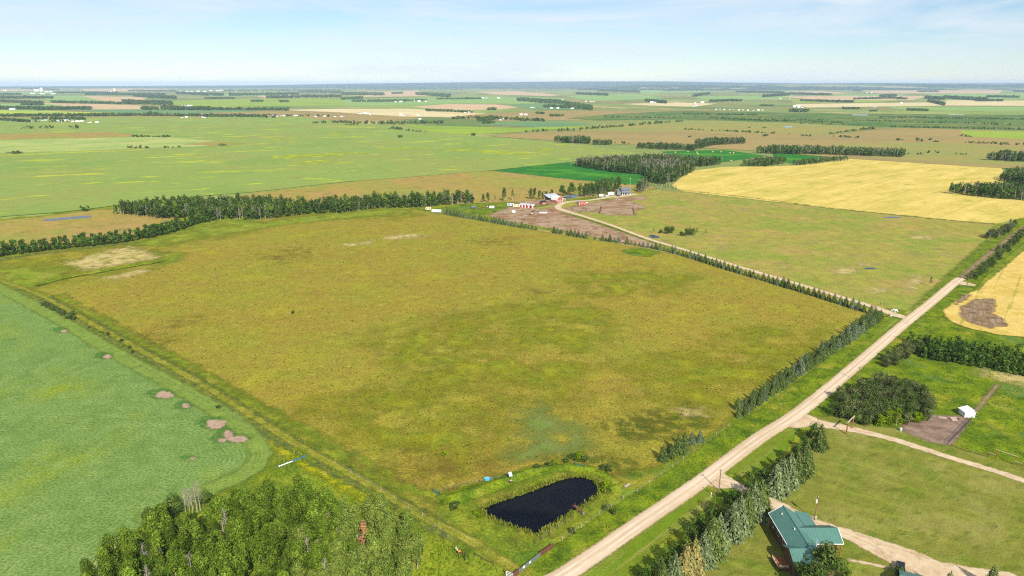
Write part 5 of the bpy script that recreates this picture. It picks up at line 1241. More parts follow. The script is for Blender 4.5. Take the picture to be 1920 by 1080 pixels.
# ------------------------------------------------------------------ vehicles
def car(name, label, x, y, rz, paintm, kind='pickup', s=1.0):
    c = thing(name, label, 'car' if kind != 'pickup' else 'truck', x, y, 0.15, rz)
    if kind == 'pickup':
        L, Wd = 5.5, 1.95
        body = [(-2.75, .45), (2.7, .45), (2.75, .8), (2.6, 1.05), (1.2, 1.12), (-0.95, 1.12), (-1.0, .78), (-2.68, .78), (-2.70, 1.12), (-2.75, 1.12)]
        cab = [(-0.95, 1.10), (1.25, 1.10), (0.55, 1.78), (-0.85, 1.80)]
    else:
        L, Wd = 4.5, 1.8
        body = [(-2.25, .35), (2.2, .35), (2.25, .65), (2.1, .85), (1.1, .95), (-2.1, .98), (-2.25, .85)]
        cab = [(-1.9, .95), (1.15, .94), (0.45, 1.45), (-1.4, 1.48)]
    b = MB(); b.prism([p for p in body], -Wd / 2, Wd / 2); b.build('body', M[paintm], c)
    t = Wd / 2 - 0.1; cb = MB()
    tt = t - 0.16
    n = 4; vs = [(cab[i][0], -(t if i < 2 else tt), cab[i][1]) for i in range(4)] + [(cab[i][0], (t if i < 2 else tt), cab[i][1]) for i in range(4)]
    cb.add(vs, [tuple(range(n)), tuple(range(2 * n - 1, n - 1, -1))] + [(i, i + n, (i + 1) % n + n, (i + 1) % n) for i in range(n)])
    cb.build('cab', M[paintm], c)
    def pane(a, b_, nm, y0, y1):
        m = MB(); d = Vector((b_[0] - a[0], 0, b_[1] - a[1])); nrm = Vector((d.z, 0, -d.x)).normalized()
        if nrm.x * a[0] < 0: nrm = -nrm
        p = lambda q, k, yy: Vector((q[0], yy, q[1])) + nrm * 0.015
        A = Vector((a[0], 0, a[1])).lerp(Vector((b_[0], 0, b_[1])), .12); B = Vector((a[0], 0, a[1])).lerp(Vector((b_[0], 0, b_[1])), .9)
        m.add([A + Vector((0, -y0, 0)) + nrm * .015, A + Vector((0, y0, 0)) + nrm * .015, B + Vector((0, y1, 0)) + nrm * .015, B + Vector((0, -y1, 0)) + nrm * .015], [(0, 1, 2, 3)])
        m.build(nm, M['glass'], c)
    pane(cab[1], cab[2], 'windshield', t - .08, tt - .05); pane(cab[0], cab[3], 'rear_window', t - .1, tt - .06)
    for sy in (-1, 1):
        m = MB(); xa, xb = cab[0][0] + .18, cab[1][0] - .35; ua, ub = cab[3][0] + .12, cab[2][0] - .1
        f = lambda x, k: (x, sy * ((t if k == 0 else tt) + .012), cab[0][1] + .08 if k == 0 else cab[3][1] - .12)
        m.add([f(xa, 0), f(xb, 0), f(ub, 1), f(ua, 1)], [(0, 1, 2, 3)]); m.build('side_window', M['glass'], c)
        MB().box((L / 2 - .06, sy * (Wd / 2 - .28), .82 if kind == 'pickup' else .7), (.1, .36, .18)).build('headlight', M['lamp_glass'], c)
        MB().box((-L / 2 + .02, sy * (Wd / 2 - .16), .95 if kind == 'pickup' else .75), (.08, .2, .3)).build('taillight', M['tail_glass'], c)
        for xx in (L * .31, -L * .31):
            wv = MB().tube((xx, sy * (Wd / 2 - .22), .25), (xx, sy * (Wd / 2 + .02), .25), .38, .38, 16).build('wheel', M['tyre'], c)
            MB().tube((xx, sy * (Wd / 2), .25), (xx, sy * (Wd / 2 + .04), .25), .2, .2, 12).build('rim', M['rim'], wv)
    c.scale = (s, s, s)
    return c
car('pickup_truck', 'dark navy pickup parked behind the green garage roof', 99.4, 155.0, math.radians(62), 'navy', 'pickup')
car('car', 'dark blue car parked in front of the grey farmhouse', *G(1159.5, 368.2), math.radians(10), 'car_blue', 'car')
car('car', 'white car parked between the two white trailers', *G(1138, 368.5), math.radians(165), 'car_white', 'car')
car('car', 'white car beside the red barn end', *G(1056.5, 374.5), math.radians(-40), 'car_white', 'car')

# ------------------------------------------------------------------ poles, gateways, fences by the road
def utility_pole(label, px, py, h, arm=None, can=False, mat='pole_grey', rz=0.6):
    x, y = G(px, py); p = thing('utility_pole', label, 'utility pole', x, y, 0, rz)
    MB().tube((0, 0, -0.1), (0, 0, h), 0.16, 0.11, 10).build('pole', M[mat], p)
    a = MB().box((0, 0.16, h - 0.45), (arm or 1.4, 0.1, 0.12)).build('crossarm', M[mat], p)
    for sx in (-1, 1): MB().tube(((arm or 1.4) / 2 * sx * .85, .16, h - .39), ((arm or 1.4) / 2 * sx * .85, .16, h - .2), .05, .03, 6).build('insulator', M['white'], a)
    if can:
        MB().tube((-0.36, 0, h - 1.9), (-0.36, 0, h - 0.9), 0.26, 0.26, 12).build('transformer', M['offwhite'], p)
        MB().box((0, -0.2, 1.2), (0.4, 0.22, 0.7)).build('meter_box', M['offwhite'], p)
    return p
utility_pole('brown utility pole with white transformer beside the house drive', 1527.5, 976, 7.8, None, True, 'pole_wood')
utility_pole('grey utility pole at the mouth of the house drive', 1348, 921, 7.6)
utility_pole('grey utility pole rising behind the dark roadside thicket', 1608, 716, 7.0)
utility_pole('grey utility pole beside the road opposite the farm drive', 1726, 617, 7.2)
utility_pole('grey utility pole at the field entrance where the gravel ends', 1813, 537, 7.5)
utility_pole('pale utility pole in the hedge beside the dirt track', 1874.5, 480, 8)
x, y = G(1341, 932); gp = thing('guy_pole', 'short leaning brown stub pole beside the house drive pole', 'pole', x, y, 0, 0)
MB().tube((0, 0, -.1), (-0.9, -0.1, 4.2), .15, .12, 8).build('pole', M['pole_wood'], gp); MB().box((-0.9, -0.1, 4.2), (.5, .1, .1)).build('bracket', M['offwhite'], gp)
x, y = G(1333, 934); MBp = thing('marker_post', 'small white marker post beside the road verge', 'post', x, y); MB().tube((0, 0, -.1), (0, 0, 2.0), .05, .05, 6).build('post', M['white'], MBp); MB().box((0, -.06, 1.7), (.25, .03, .4)).build('plate', M['white'], MBp)
x, y = G(1181, 352); lp = thing('yard_light', 'tall pale yard light pole behind the grey farmhouse', 'light pole', x, y); MB().tube((0, 0, -.1), (0, 0, 11), .14, .1, 8).build('pole', M['offwhite'], lp); MB().box((0, -.3, 11.1), (1.0, .8, .35)).build('lamp', M['white'], lp)

def line_between(p0, p1): return Vector((p1[0] - p0[0], p1[1] - p0[1]))
P0, P1 = G(1586.7, 814.2), G(1597.5, 803.3)
d = line_between(P0, P1)
lg = thing('log_gateway', 'brown log gateway with grey crossbeam over the drive by the thicket', 'gateway', *P0, 0, math.atan2(d.y, d.x))
for xx in (0, d.length): MB().tube((xx, 0, -.1), (xx, 0, 4.5), .24, .2, 10).build('post', M['log'], lg)
MB().tube((-.7, 0, 4.7), (d.length + .7, 0, 4.7), .22, .22, 10).build('crossbeam', M['wood_grey'], lg)
Q = [(159.5, 213.0), (161.2, 211.8), (164.3, 208.0), (165.9, 206.4)]
d = line_between(Q[1], Q[2])
lf = thing('log_gateway', 'rustic log rail gateway in the grass across the drive from the pen', 'gateway', *Q[1], 0, math.atan2(d.y, d.x))
for xx in (0, d.length): MB().tube((xx, 0, -.1), (xx, 0, 3.1), .17, .15, 8).build('post', M['log'], lf)
MB().tube((-.6, 0, 3.25), (d.length + .8, 0, 3.25), .13, .13, 8).build('crossbeam', M['wood_grey'], lf)
for xx in (-2.1, d.length + 2.2):
    MB().tube((xx, 0, -.1), (xx, 0, 1.25), .13, .12, 8).build('post', M['log'], lf)
    MB().tube((xx - .3 * (1 if xx < 0 else -1), 0, 1.35), (0 if xx < 0 else d.length, 0, 1.35), .1, .1, 8).build('rail', M['wood_grey'], lf)

def fence(name, label, pts, gap, h, post, rails=(), railm=None, pr=0.09, world=False, cat='fence', rr=0.04):
    W = [Vector(p) for p in (pts if world else [G(*p) for p in pts])]
    f = thing(name, label, cat, W[0].x, W[0].y)
    for a, b in zip(W, W[1:]):
        n = max(1, round((b - a).length / gap))
        for i in range(n + 1):
            if i == n and b is not W[-1]: continue
            q = a.lerp(b, i / n) - W[0]
            MB().tube((q.x, q.y, -.1), (q.x, q.y, h * random.uniform(.92, 1.08)), pr, pr * .9, 6).build('post', M[post], f)
        for z in rails:
            MB().tube((*(a - W[0]), z), (*(b - W[0]), z), rr, rr, 5).build('rail' if rr > .02 else 'wire', M[railm], f)
    return f
fence('pipe_fence', 'dark steel pipe fence along the dirt pen below the white shed', [(1777, 834), (1800, 811), (1822, 787)], 2.4, 1.7, 'dark_steel', (.45, .85, 1.25, 1.6), 'dark_steel', .06, rr=.05)
fence('pipe_fence', 'low dark fence between dirt pen and log rail gateway', [(1783, 837), (1820, 849), (1852, 858)], 3.0, 1.2, 'post_brown', (.5, 1.0), 'post_brown', .1, rr=.05)
fence('wire_fence', 'pale post and wire fence between pond and road', [(1054, 1014), (1090, 989), (1123, 966), (1168, 936), (1195, 923)], 6.0, 1.35, 'wood_grey', (.5, .9, 1.2), 'grey_pipe', .09, rr=.012)
fence('wire_fence', 'brown post and wire fence on the near bank of the pond', [(1003, 1020), (1015, 1013), (1045, 993), (1075, 973)], 4.2, 1.4, 'rust', (.5, .9, 1.2), 'grey_pipe', .12, rr=.012)
fence('wire_fence', 'post and wire fence along the edge of the near crop', [(240, 676), (330, 724), (420, 774), (478, 808), (520, 842), (540, 880)], 6.5, 1.2, 'post_brown', (.5, .9, 1.1), 'grey_pipe', .08, rr=.012)
fence('wire_fence', 'post and wire fence around the grove corner below the lane', [(628, 868), (690, 905), (740, 935), (792, 968), (840, 1010)], 7.5, 1.2, 'wood_grey', (.5, .9, 1.1), 'grey_pipe', .08, rr=.012)
fence('wire_fence', 'post and wire fence over the crest of the pond bank', [(816, 925), (850, 916), (900, 904), (960, 896), (1000, 888), (1030, 876)], 6.0, 1.3, 'post_brown', (.5, .9, 1.1), 'grey_pipe', .09, rr=.012)
fence('wire_fence', 'roadside wire fence below the short spruces near the pond', [(1195, 923), (1260, 876), (1320, 834), (1365, 800)], 8.0, 1.2, 'wood_grey', (.5, .9, 1.1), 'grey_pipe', .08, rr=.012)
fence('wire_fence', 'wire fence on the paddock side of the dirt track', [(1706, 580), (1760, 540), (1810, 492), (1856, 452)], 6.0, 1.3, 'post_brown', (.5, .9, 1.1), 'grey_pipe', .09, rr=.012)
fence('corral_fence', 'short black rail fence at the barn side of the riding ring', [(1125, 401), (1126, 394), (1127, 388)], 4, 1.7, 'black', (.6, 1.1, 1.6), 'black', .12, rr=.1)
fence('corral_fence', 'short black rail fence at the paddock side of the riding ring', [(1189, 402.5), (1188, 396), (1187, 390)], 4, 1.7, 'black', (.6, 1.1, 1.6), 'black', .12, rr=.1)
fence('corral_fence', 'low dark round pen fence beside the drive', [(1069, 393), (1076, 396), (1088, 397.5), (1098, 396.5), (1100, 393), (1094, 390.5)], 4, 1.4, 'dark_steel', (.7, 1.3), 'dark_steel', .1, rr=.07)
fence('corral_fence', 'brown rail fence beside the barn yard', [(1008, 382), (1020, 385), (1030, 384)], 4, 1.4, 'post_brown', (.6, 1.2), 'post_brown', .12, rr=.08)

def gate_panel(name, label, p0, p1, h, mat, bars=5, world=False, signs=(), r=.035):
    a, b = (Vector(p) for p in ((p0, p1) if world else (G(*p0), G(*p1)))); d = b - a
    g = thing(name, label, 'gate', a.x, a.y, 0, math.atan2(d.y, d.x)); L = d.length
    f = MB(); f.tube((0, 0, .2), (0, 0, h), r * 1.3, r * 1.3, 6); f.tube((L, 0, .2), (L, 0, h), r * 1.3, r * 1.3, 6); f.build('frame', M[mat], g)
    for i in range(bars):
        z = .2 + (h - .2) * i / (bars - 1); MB().tube((0, 0, z), (L, 0, z), r, r, 6).build('bar', M[mat], g)
    for t, w, hh in signs: MB().box((L * t, -.06, h * .7), (w, .03, hh)).build('sign', M['white'], g)
    for xx in (-.12, L + .12): MB().tube((xx, 0, -.1), (xx, 0, h + .25), .1, .09, 8).build('post', M['rust'], g)
    return g
gate_panel('pipe_gate', 'long grey pipe gate with two white signs beside the road', (973, 1076), (1013, 1044), 1.35, 'grey_pipe', 6, signs=((.22, .9, .6), (.5, .8, .55)), r=.05)
gate_panel('pipe_gate', 'rusty gate panel at the road end of the signed gate', (1015, 1043), (1036, 1028), 1.5, 'rust', 9, r=.07)
gate_panel('pipe_gate', 'rusty brace panel at the lane end of the signed gate', (964, 1083), (971, 1077.5), 1.5, 'rust', 9, r=.07)
gate_panel('pipe_gate', 'small white pipe panel at the lane end of the gates', (949, 1080), (962, 1085), 1.5, 'offwhite', 4, r=.08)
gate_panel('pipe_gate', 'small green gate at the lane end of the pond bank', (813, 923), (824, 929), 1.2, 'green_pipe', 5, r=.06)
gate_panel('pipe_gate', 'small green gate on the far corner of the pond bank', (1078, 873), (1094, 879), 1.2, 'green_pipe', 5, r=.06)
gate_panel('pipe_gate', 'dark swing gate beside the farm drive near the road', (1634, 576), (1641, 578.5), 1.3, 'black', 5, r=.06)
fence('brace_rail', 'brown brace rail in the grass below the lane', [(891, 1043), (905, 1052), (926, 1063)], 3.0, 1.1, 'post_brown', (1.0,), 'post_brown', .1, rr=.09)
x, y = G(871.5, 1051); fp = thing('post_and_rail', 'dark post and rail with an orange drum and white pipes', 'fence post', x, y)
MB().tube((0, 0, -.1), (0, 0, 2.4), .1, .1, 8).build('post', M['black'], fp); MB().tube((0, 0, 2.3), (-1.5, .7, 2.0), .1, .1, 8).build('rail', M['rust'], fp); MB().tube((-1.6, .75, -.1), (-1.6, .75, 2.0), .09, .09, 8).build('post', M['rust'], fp)
MB().tube((-1.75, .8, 2.1), (-1.1, .95, 2.3), .24, .24, 10).build('drum', M['orange'], fp)
for k in (0, 1): MB().tube((-1.7, .85, 2.2), (-2.6 + .25 * k, 1.5 + .3 * k, 3.0), .05, .05, 6).build('pipe', M['offwhite'], fp)

# ------------------------------------------------------------------ pond-side things
x, y = G(957, 905); sp = thing('panel_pump', 'pale tilted panel on a post over a reddish box by the pond', 'solar pump', x, y, 1.0, .3)
MB().tube((0, 0, -1.1), (0, 0, 2.0), .07, .07, 8).build('post', M['dark_steel'], sp)
MB().slab([(-.55, -.7, 1.6), (.55, -.7, 1.6), (.55, .7, 2.4), (-.55, .7, 2.4)], .06).build('panel', M['tin'], sp)
MB().box((-.1, -.9, .0), (.8, .6, .6)).build('box', M['rust'], sp); MB().box((-.1, -.9, .33), (.86, .66, .05)).build('lid', M['stone'], sp)
x, y = G(913.5, 900); tb = thing('stock_tub', 'sky blue oval water tub with a grey ramp in the pasture', 'tub', x, y, 0, .1)
t = MB(); n = 20; ring = lambda a, b, z: [(a * math.cos(2 * math.pi * i / n), b * math.sin(2 * math.pi * i / n), z) for i in range(n)]
t.add(ring(.95, .72, 0) + ring(1.05, .8, .7) + ring(.97, .73, .7) + ring(.9, .66, .3), [(k * n + i, k * n + (i + 1) % n, (k + 1) * n + (i + 1) % n, (k + 1) * n + i) for k in range(3) for i in range(n)] + [tuple(range(3 * n, 4 * n))]); t.build('basin', M['blue_tub'], tb)
MB().slab([(1.05, -.5, .55), (1.75, -.5, .1), (1.75, .6, .1), (1.05, .6, .55)], .06).build('ramp', M['grey_pipe'], tb)
a, b = Vector(G(1076, 950)), Vector(G(1092, 964.5)); d = b - a
dk = thing('dock', 'rusty brown plank dock reaching from the bank into the pond', 'dock', a.x, a.y, .1, math.atan2(d.y, d.x))
for i in range(9): MB().box(((i + .5) * d.length / 9, 0, .5), (d.length / 9 * .85, .9, .06)).build('plank', M['rust'], dk)
for xx in (0.1, d.length - .1):
    for yy in (-.42, .42): MB().tube((xx, yy, -.2), (xx, yy, 1.1 if xx < 1 else .5), .07, .07, 6).build('post', M['rust'], dk)
MB().beam((0, .38, .44), (d.length, .38, .44), .1, .08).build('beam', M['rust'], dk)
MB().box((d.length + .3, .1, .35), (.5, .6, .6)).build('step', M['grey_pipe'], dk)
x, y = G(1176, 912.5); bn = thing('plank_bench', 'weathered grey plank bench on the bank above the pond', 'bench', x, y, 0, math.radians(44))
for i in range(3): MB().box((0, (i - 1) * .32, .55), (2.4, .28, .06)).build('plank', M['wood_grey'], bn)
for xx in (-.9, .9): MB().box((xx, 0, .26), (.1, .8, .52)).build('leg', M['wood_grey'], bn)
a, b = Vector(G(522, 877)), Vector(G(571, 858.5)); d = b - a
au = thing('long_pipe', 'long white pipe with a blue lattice end lying by the crop corner', 'pipe', a.x, a.y, 0, math.atan2(d.y, d.x)); L = d.length
MB().tube((0, 0, .45), (L * .55, 0, .45), .18, .18, 10).build('pipe', M['white'], au)
lt = MB()
for sy in (-.18, .18):
    for z in (.3, .62): lt.tube((L * .55, sy, z), (L, sy, z), .035, .035, 5)
    for i in range(9): lt.tube((L * (.55 + .05 * i), sy, .3 if i % 2 else .62), (L * (.6 + .05 * i), sy, .62 if i % 2 else .3), .03, .03, 5)
lt.build('lattice', M['blue_paint'], au)
MB().box((L, 0, .55), (.14, .5, 1.1)).build('end_plate', M['blue_paint'], au); MB().box((0, 0, .35), (.14, .4, .7)).build('end_plate', M['blue_paint'], au); MB().box((L * .55, 0, .4), (.2, .5, .8)).build('coupler', M['blue_paint'], au)

# ------------------------------------------------------------------ pen, shed, small things by the road
sh = thing('shed', 'small white shed with lopsided roof beside the pen fence', 'shed', 171.3, 244.0)
w = MB(); prof = [(-2.1, 0), (1.8, 0), (1.8, 2.3), (1.0, 3.0), (-2.1, 2.2)]; w.prism(prof, -1.8, 1.9); w.build('wall', M['white'], sh)
r = MB(); r.slab([(-2.5, -2.15, 2.22), (1.0, -2.15, 3.12), (1.0, 2.2, 3.12), (-2.5, 2.2, 2.22)], .1); r.slab([(1.0, -2.15, 3.12), (2.2, -2.15, 2.1), (2.2, 2.2, 2.1), (1.0, 2.2, 3.12)], .1); r.build('roof', M['white'], sh)
dd = MB().box((.4, -1.83, .9), (.9, .06, 1.8)).build('door', M['offwhite'], sh); MB().ball((.72, -1.89, .9), (.05, .05, .05), 6, 4).build('handle', M['black'], dd)
x, y = G(1766, 784); lm = thing('lumber_pile', 'stack of weathered grey boards at the back of the pen', 'lumber', x, y, 0, -.25)
for i in range(9): MB().box((random.uniform(-.4, .4), (i % 3 - 1) * .35, .08 + .12 * (i // 3)), (2.6, .26, .1), random.uniform(-.1, .1)).build('board', M['wood_grey'], lm)
x, y = G(1789, 788); lm = thing('pallet_pile', 'pile of tilted grey pallets and planks next to the board stack', 'pallets', x, y, 0, .1)
for i in range(7): MB().beam((-1.1 + .32 * i, -.9, .15), (-1.1 + .32 * i, .8, .95), .24, .05).build('board', M['wood_grey'], lm)
for i in range(4): MB().beam((1.0, -.6 + .5 * i, .2), (2.2, .6 - .3 * i, .5 + .1 * i), .2, .08).build('plank', M['post_brown'], lm)
x, y = G(1688.5, 808); bx = thing('feed_bin', 'small pale metal feed bin at the pen corner by the lawn', 'bin', x, y)
MB().box((0, 0, .55), (.7, .7, 1.1)).build('body', M['tin'], bx); MB().box((0, 0, 1.13), (.78, .78, .06)).build('lid', M['offwhite'], bx); MB().box((.55, -.1, .35), (.35, .5, .7)).build('side_box', M['post_brown'], bx)
x, y = G(1671, 597); mbx = thing('mailbox', 'white mailbox on a post at the farm drive corner', 'mailbox', x, y, 0, .5)
MB().tube((0, 0, -.1), (0, 0, 1.1), .07, .07, 6).build('post', M['post_brown'], mbx); m = MB(); m.prism([(-.3, 1.1), (.3, 1.1), (.3, 1.45), (.15, 1.65), (-.15, 1.65), (-.3, 1.45)], -.5, .5); m.build('box', M['white'], mbx); MB().box((0, -.53, 1.3), (.5, .04, .4)).build('door', M['black'], mbx)
x, y = G(1665, 594.5); sg = thing('wooden_sign', 'low brown wooden sign beside the mailbox', 'sign', x, y, 0, .4)
for xx in (-1.0, 1.0): MB().box((xx, 0, .8), (.14, .14, 1.7)).build('post', M['post_brown'], sg)
MB().box((0, 0, 1.1), (1.9, .08, 1.0)).build('board', M['post_brown'], sg)
x, y = G(1650, 572.5); dg = thing('marker_post', 'dark leaning post in the paddock by the farm drive', 'post', x, y); MB().tube((0, 0, -.1), (.25, .1, 1.9), .16, .14, 8).build('post', M['black'], dg)
for i, (px, py, s, mt) in enumerate(((1672, 583, .9, 'stone'), (1676, 581, .7, 'white'), (1680, 582.5, .9, 'white'), (1678, 586, .7, 'stone'), (1683, 585, .55, 'stone'), (1684, 580.5, .5, 'green_pipe'))):
    x, y = G(px, py); m = MB(); m.ball((0, 0, .25 * s), (s, .75 * s, .6 * s), 9, 6)
    m.v = [(a * random.uniform(.8, 1.15), b * random.uniform(.8, 1.15), max(-.1, c * random.uniform(.8, 1.2))) for a, b, c in m.v]
    o = m.build('boulder', M[mt]); o.location = (x, y, 0); tag(o, ['large tan boulder nearest the farm drive in the rock heap', 'white boulder at the back of the rock heap', 'large white boulder in the middle of the rock heap', 'tan boulder at the front of the rock heap', 'small tan boulder on the road side of the rock heap', 'small greenish drum at the back of the rock heap'][i], 'boulder' if i < 5 else 'drum')

# ------------------------------------------------------------------ farmyard
def at(px, py): return G(px, py)
bx0, by0 = 47.3, 747.0
bn = thing('barn', 'red barn with white trim and pale gambrel roof at the drive bend', 'barn', bx0, by0, 0, math.radians(-50))
w = MB(); prof = [(-4, 0), (4, 0), (4, 2.9), (2.9, 5.0), (0, 6.4), (-2.9, 5.0), (-4, 2.9)]; n = len(prof)
w.add([(-4.6, a, b) for a, b in prof] + [(4.6, a, b) for a, b in prof], [tuple(range(n - 1, -1, -1)), tuple(range(n, 2 * n))] + [(i, (i + 1) % n, (i + 1) % n + n, i + n) for i in (0, 1, 6)]); w.build('wall', M['red'], bn)
r = MB()
for s in (-1, 1):
    for (a0, z0), (a1, z1) in (((4.3, 2.5), (2.95, 5.1)), ((2.95, 5.1), (0, 6.55))):
        q = [(-4.95, s * a0, z0), (4.95, s * a0, z0), (4.95, s * a1, z1), (-4.95, s * a1, z1)]
        r.slab(q if s < 0 else q[::-1], .14)
r.build('roof', M['offwhite'], bn)
for a, b in (((4.63, -3.9, .1), (4.63, -3.9, 2.9)), ((4.63, 3.9, .1), (4.63, 3.9, 2.9)), ((4.63, -3.9, 2.95), (4.63, -2.85, 5.0)), ((4.63, 3.9, 2.95), (4.63, 2.85, 5.0)), ((4.63, -2.85, 5.0), (4.63, 0, 6.35)), ((4.63, 2.85, 5.0), (4.63, 0, 6.35))): MB().beam(a, b, .12, .35).build('trim', M['white'], bn)
bd = MB().box((4.62, 0, 1.3), (.1, 2.8, 2.6)).build('door', M['white'], bn); MB().box((4.69, 0, 1.3), (.06, 2.2, 2.0)).build('door_panel', M['red'], bd)
for yy in (-2.6, 2.6): window(bn, 4.6, yy, 1.6, .8, .8, (1, 0))
window(bn, 4.6, 0, 4.4, 1.1, 1.0, (1, 0))
for xx in (-2.6, 0, 2.6): window(bn, xx, -4, 1.6, .8, .7, (0, -1))
x, y = at(1034, 374); ls = thing('open_shed', 'large open-sided shed with a grey metal roof behind the barn', 'shed', x, y, 0, math.radians(30))
MB().slab([(-7, -5.5, 3.0), (8, -5.5, 3.0), (8, 5, 5.6), (-7, 5, 5.6)], .16).build('roof', M['tin'], ls); MB().box((.5, 4.6, 2.6), (14.4, .15, 5.2)).build('wall', M['wood_grey'], ls)
for i in range(5): MB().tube((-6.6 + 3.5 * i, -5.1, -.1), (-6.6 + 3.5 * i, -5.1, 2.85), .14, .14, 6).build('post', M['post_brown'], ls)
MB().box((.5, -5.1, 2.7), (14.4, .14, .25)).build('beam', M['black'], ls)
def small_house(name, label, cat, px, py, rz, L, W, h, rise, wall, roof, door='white', group=None, wins=2):
    x, y = at(px, py); t = thing(name, label, cat, x, y, 0, rz, group); gable(t, L, W, h, rise, wall, roof, .25, .1)
    MB().box((0, -W / 2 - .03, h * .38), (.9, .06, h * .75)).build('door', M[door], t)
    for i in range(wins): window(t, (i - .5) * L * .6, -W / 2, h * .6, .7, .7, (0, -1))
    return t
small_house('small_barn', 'small red shed with a black roof and white end left of the barn', 'shed', 1018, 383, .5, 6, 4, 2.4, 1.5, 'red', 'black')
for i, (px, py) in enumerate(((978.5, 388.3), (984.5, 388.8), (990.5, 389.4), (998, 390))):
    small_house('granary', ordinal(i + 1) + ' red granary with tin roof from the cream trailer', 'granary', px, py, .2, 3.4, 3.6, 2.7, 1.1, 'red', 'tin', 'white', 'red granaries in a row', 0)
def trailer(label, px, py, rz, L, W, H, wall, cat='trailer', wheels=True, name='box_trailer'):
    x, y = at(px, py); t = thing(name, label, cat, x, y, 0, rz)
    b = MB(); b.prism([(-L / 2, .6), (L / 2, .6), (L / 2, H - .25), (L / 2 - .3, H), (-L / 2 + .3, H), (-L / 2, H - .25)], -W / 2, W / 2); b.build('body', M[wall], t)
    for i in range(2): MB().box(((i - .5) * L * .5, -W / 2 - .02, H * .66), (L * .16, .05, H * .2)).build('window', M['glass'], t)
    MB().box((L * .02, -W / 2 - .02, H * .52), (.7, .05, H * .62)).build('door', M['offwhite'], t)
    MB().beam((L / 2, 0, .55), (L / 2 + 1.2, 0, .5), .12, .12).build('hitch', M['black'], t)
    for s in (-1, 1):
        for k in (-.35, .45):
            wv = MB().tube((k, s * (W / 2 - .25), .35), (k, s * (W / 2 + .02), .35), .36, .36, 12).build('wheel', M['tyre'], t)
            MB().tube((k, s * (W / 2), .35), (k, s * (W / 2 + .04), .35), .18, .18, 8).build('rim', M['rim'], wv)
    return t
trailer('long grey trailer at the edge of the bare farmyard', 957, 386.5, .25, 7.5, 2.6, 3.0, 'tin')
trailer('long cream trailer between grey trailer and red granaries', 968, 388.5, .25, 7.5, 2.6, 3.0, 'cream')
trailer('white box trailer at the end of the spruce row', 818.5, 398.5, -.12, 9.0, 2.6, 2.9, 'white')
trailer('cream camper beside the white trailer at the spruce row end', 803.5, 394, -.1, 5.5, 2.5, 2.8, 'cream')
trailer('white travel trailer beside the grey farmhouse', 1145.5, 366, .1, 6.5, 2.6, 3.2, 'white')
trailer('smaller white trailer on the drive lawn edge', 1127, 369, .05, 4.6, 2.4, 2.8, 'white')
trailer('small white trailer in the green yard corner', 922, 391, .05, 5.0, 2.4, 2.6, 'white')
small_house('small_shed', 'dark weathered shed in the green yard corner', 'shed', 888, 391.5, .2, 4, 3, 1.8, 1.0, 'post_brown', 'slate', 'black', None, 0)
small_house('red_shed', 'small red shed beside the salmon box at the ring', 'shed', 1086, 383, .2, 3.2, 3.0, 2.3, 1.0, 'red', 'slate', 'white', None, 0)
small_house('salmon_shed', 'long low salmon shed beside the small red one', 'shed', 1094, 383.2, .1, 5.4, 2.6, 2.0, .6, 'salmon', 'salmon', 'red', None, 2)
def tank(label, px, py, r, L, rz, mat='white', z=1.2):
    x, y = at(px, py); t = thing('tank', label, 'tank', x, y, 0, rz)
    m = MB(); m.tube((-L / 2, 0, z), (L / 2, 0, z), r, r, 16); m.ball((-L / 2, 0, z), (r * .5, r, r), 12, 8); m.ball((L / 2, 0, z), (r * .5, r, r), 12, 8); m.build('shell', M[mat], t)
    for s in (-1, 1): MB().box((s * L * .3, 0, z * .3), (.25, r * 1.4, z * .6)).build('leg', M['black'], t)
    MB().tube((0, 0, z + r * .95), (0, 0, z + r * 1.2), .25, .25, 8).build('cap', M['offwhite'], t)
tank('fat white water tank standing on the bare farmyard', 963, 400.3, 1.4, 2.2, .1, z=1.6)
tank('small white tank at the end of the salmon shed', 1100.5, 382.5, .8, 1.2, .3)
# heaps and machines lying on the yard
x, y = at(1018, 399.5); hp = thing('boat', 'pale mint upturned boat hull on the bare yard', 'boat', x, y, 0, -.1)
m = MB(); prof = [(-3.6, .5), (-3.0, .95), (0, 1.15), (2.6, .95), (4.2, .4)]
vs = []
for xx, zz in prof: wdt = 1.2 * (1 - (max(0, xx) / 4.6) ** 2); vs += [(xx, -wdt, .05), (xx, -wdt * .6, zz), (xx, wdt * .6, zz), (xx, wdt, .05)]
m.add(vs, [(4 * i + k, 4 * i + 4 + k, 4 * i + 5 + k, 4 * i + 1 + k) for i in range(4) for k in range(3)] + [(0, 1, 2, 3), (19, 18, 17, 16)]); m.build('hull', paint('mint_mat', C(206, 232, 220), .5) and bpy.data.materials['mint_mat'], hp); MB().beam((-3.4, 0, 1.0), (3.8, 0, .75), .1, .12).build('keel', M['white'], hp)
def machine(label, px, py, rz, mats, cat='machine', name='farm_implement', L=4.0):
    x, y = at(px, py); t = thing(name, label, cat, x, y, 0, rz)
    f = MB(); f.beam((-L / 2, 0, .8), (L / 2, 0, .8), .25, .2); f.beam((-L * .2, -1.2, .8), (-L * .2, 1.2, .8), .2, .2); f.build('frame', M[mats[0]], t)
    MB().box((L * .12, 0, 1.15), (L * .35, 1.4, .7)).build('hopper', M[mats[1]], t)
    for s in (-1, 1):
        wv = MB().tube((-L * .2, s * 1.2, .5), (-L * .2, s * 1.45, .5), .5, .5, 14).build('wheel', M['tyre'], t); MB().tube((-L * .2, s * 1.4, .5), (-L * .2, s * 1.5, .5), .22, .22, 8).build('rim', M['rim'], wv)
machine('dark rusty implement lying in the middle of the bare yard', 1000, 397, .1, ('black', 'rust'), L=6)
